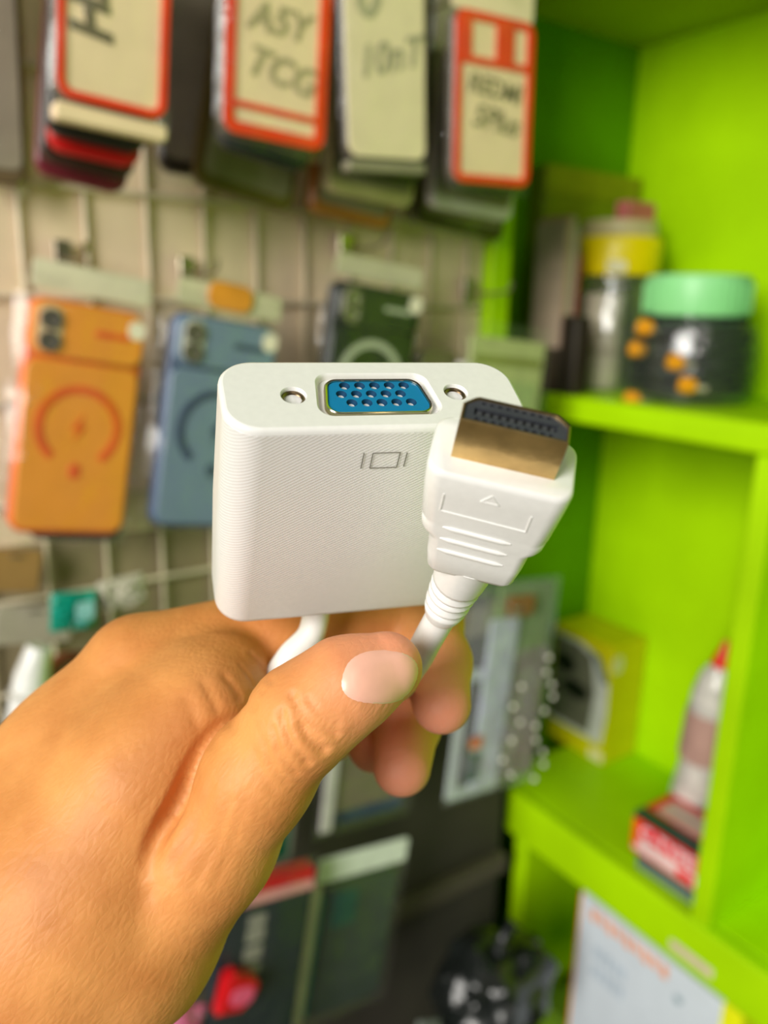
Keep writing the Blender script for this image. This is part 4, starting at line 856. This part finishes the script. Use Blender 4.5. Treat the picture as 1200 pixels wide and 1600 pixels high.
def skin():
    m = bpy.data.materials.new('skin'); m.use_nodes = True; nt = m.node_tree; b = nt.nodes['Principled BSDF']
    tc = nt.nodes.new('ShaderNodeTexCoord'); n = nt.nodes.new('ShaderNodeTexNoise'); n.inputs['Scale'].default_value = 70; n.inputs['Detail'].default_value = 5
    r = nt.nodes.new('ShaderNodeValToRGB'); r.color_ramp.elements[0].color = (*lin((200, 127, 66)), 1); r.color_ramp.elements[1].color = (*lin((228, 157, 90)), 1)
    r.color_ramp.elements[0].position = 0.3; r.color_ramp.elements[1].position = 0.7
    at = nt.nodes.new('ShaderNodeAttribute'); at.attribute_name = 'pink'
    mx = nt.nodes.new('ShaderNodeMix'); mx.data_type = 'RGBA'; mx.inputs[7].default_value = (*lin((238, 156, 124)), 1)
    nt.links.new(tc.outputs['Object'], n.inputs['Vector']); nt.links.new(n.outputs['Fac'], r.inputs['Fac'])
    nt.links.new(at.outputs['Fac'], mx.inputs[0]); nt.links.new(r.outputs['Color'], mx.inputs[6]); nt.links.new(mx.outputs[2], b.inputs['Base Color'])
    b.inputs['Roughness'].default_value = 0.55; b.inputs['Specular IOR Level'].default_value = 0.4
    b.inputs['Subsurface Weight'].default_value = 0.25; b.inputs['Subsurface Scale'].default_value = 0.003; b.inputs['Subsurface Radius'].default_value = (1.0, 0.42, 0.22)
    v1 = nt.nodes.new('ShaderNodeTexVoronoi'); v1.inputs['Scale'].default_value = 900; v1.feature = 'DISTANCE_TO_EDGE'
    mp = nt.nodes.new('ShaderNodeMapping'); mp.inputs['Scale'].default_value = (0.42, 1, 0.8); mp.inputs['Rotation'].default_value = (0, 0, 0.25)
    ga = nt.nodes.new('ShaderNodeAttribute'); ga.attribute_name = 'grain'
    n2 = nt.nodes.new('ShaderNodeTexNoise'); n2.inputs['Scale'].default_value = 330; n2.inputs['Detail'].default_value = 6
    ad_ = nt.nodes.new('ShaderNodeMath'); ad_.operation = 'MULTIPLY_ADD'; ad_.inputs[1].default_value = 0.5
    bp = nt.nodes.new('ShaderNodeBump'); bp.inputs['Strength'].default_value = 0.4; bp.inputs['Distance'].default_value = 0.0005
    nt.links.new(ga.outputs['Vector'], mp.inputs[0]); nt.links.new(mp.outputs[0], v1.inputs['Vector']); nt.links.new(mp.outputs[0], n2.inputs['Vector'])
    nt.links.new(v1.outputs['Distance'], ad_.inputs[0]); nt.links.new(n2.outputs['Fac'], ad_.inputs[2]); nt.links.new(ad_.outputs[0], bp.inputs['Height']); nt.links.new(bp.outputs[0], b.inputs['Normal'])
    return m
person.materials.append(skin())
# thumb nail: a thin curved plate lying on the thumb
NAIL = mat('nail', (246, 186, 164), rough=0.34, var=0.06, scale=200, coat=0.1)
NAILEDGE = mat('nail_free_edge', (232, 196, 160), rough=0.4)
def nail(name, ctr, ux, vx, nu, nv, sup, lift, label):
    """ctr, ux, vx in pixels (nail axes); superellipse outline laid on the skin"""
    vv = []; ff = []; rings = 9; seg = 36; pts = []
    for i in range(rings+1):
        for j in range(seg):
            a = 2*math.pi*j/seg; s = i/rings
            c_, s_ = math.cos(a), math.sin(a)
            u = abs(c_)**(2/sup)*(1 if c_ > 0 else -1)*s; w_ = abs(s_)**(2/sup)*(1 if s_ > 0 else -1)*s
            h_ = hit(ctr[0]+u*ux[0]+w_*vx[0], ctr[1]+u*ux[1]+w_*vx[1]); pts.append((h_, s))
    base = np.array([q[0] for q in pts]); N = grad(base); S = np.array([q[1] for q in pts])
    up = base+N*(lift*(1-S**6)-0.12*S**6)[:, None]; W_ = (BC@(up*0.001).T).T+CAM-root
    mb = MB(); mb.v = [tuple(q) for q in W_]
    for i in range(rings):
        for j in range(seg):
            k = (j+1) % seg; mb.f.append((i*seg+j, i*seg+k, (i+1)*seg+k, (i+1)*seg+j))
    o = mk(name, mb, NAIL, hand, 80); o['label'] = label; o.data.materials.append(NAILEDGE)
    for p_ in o.data.polygons:
        i_, j_ = divmod(p_.index, seg)
        if i_ >= rings-1 and (j_ < 9 or j_ > seg-8): p_.material_index = 1
    return o
nail('thumb_nail', (594, 1058), (62, 4), (-12, 44), 1, 1, 2.5, 0.35, 'pale pink thumbnail')
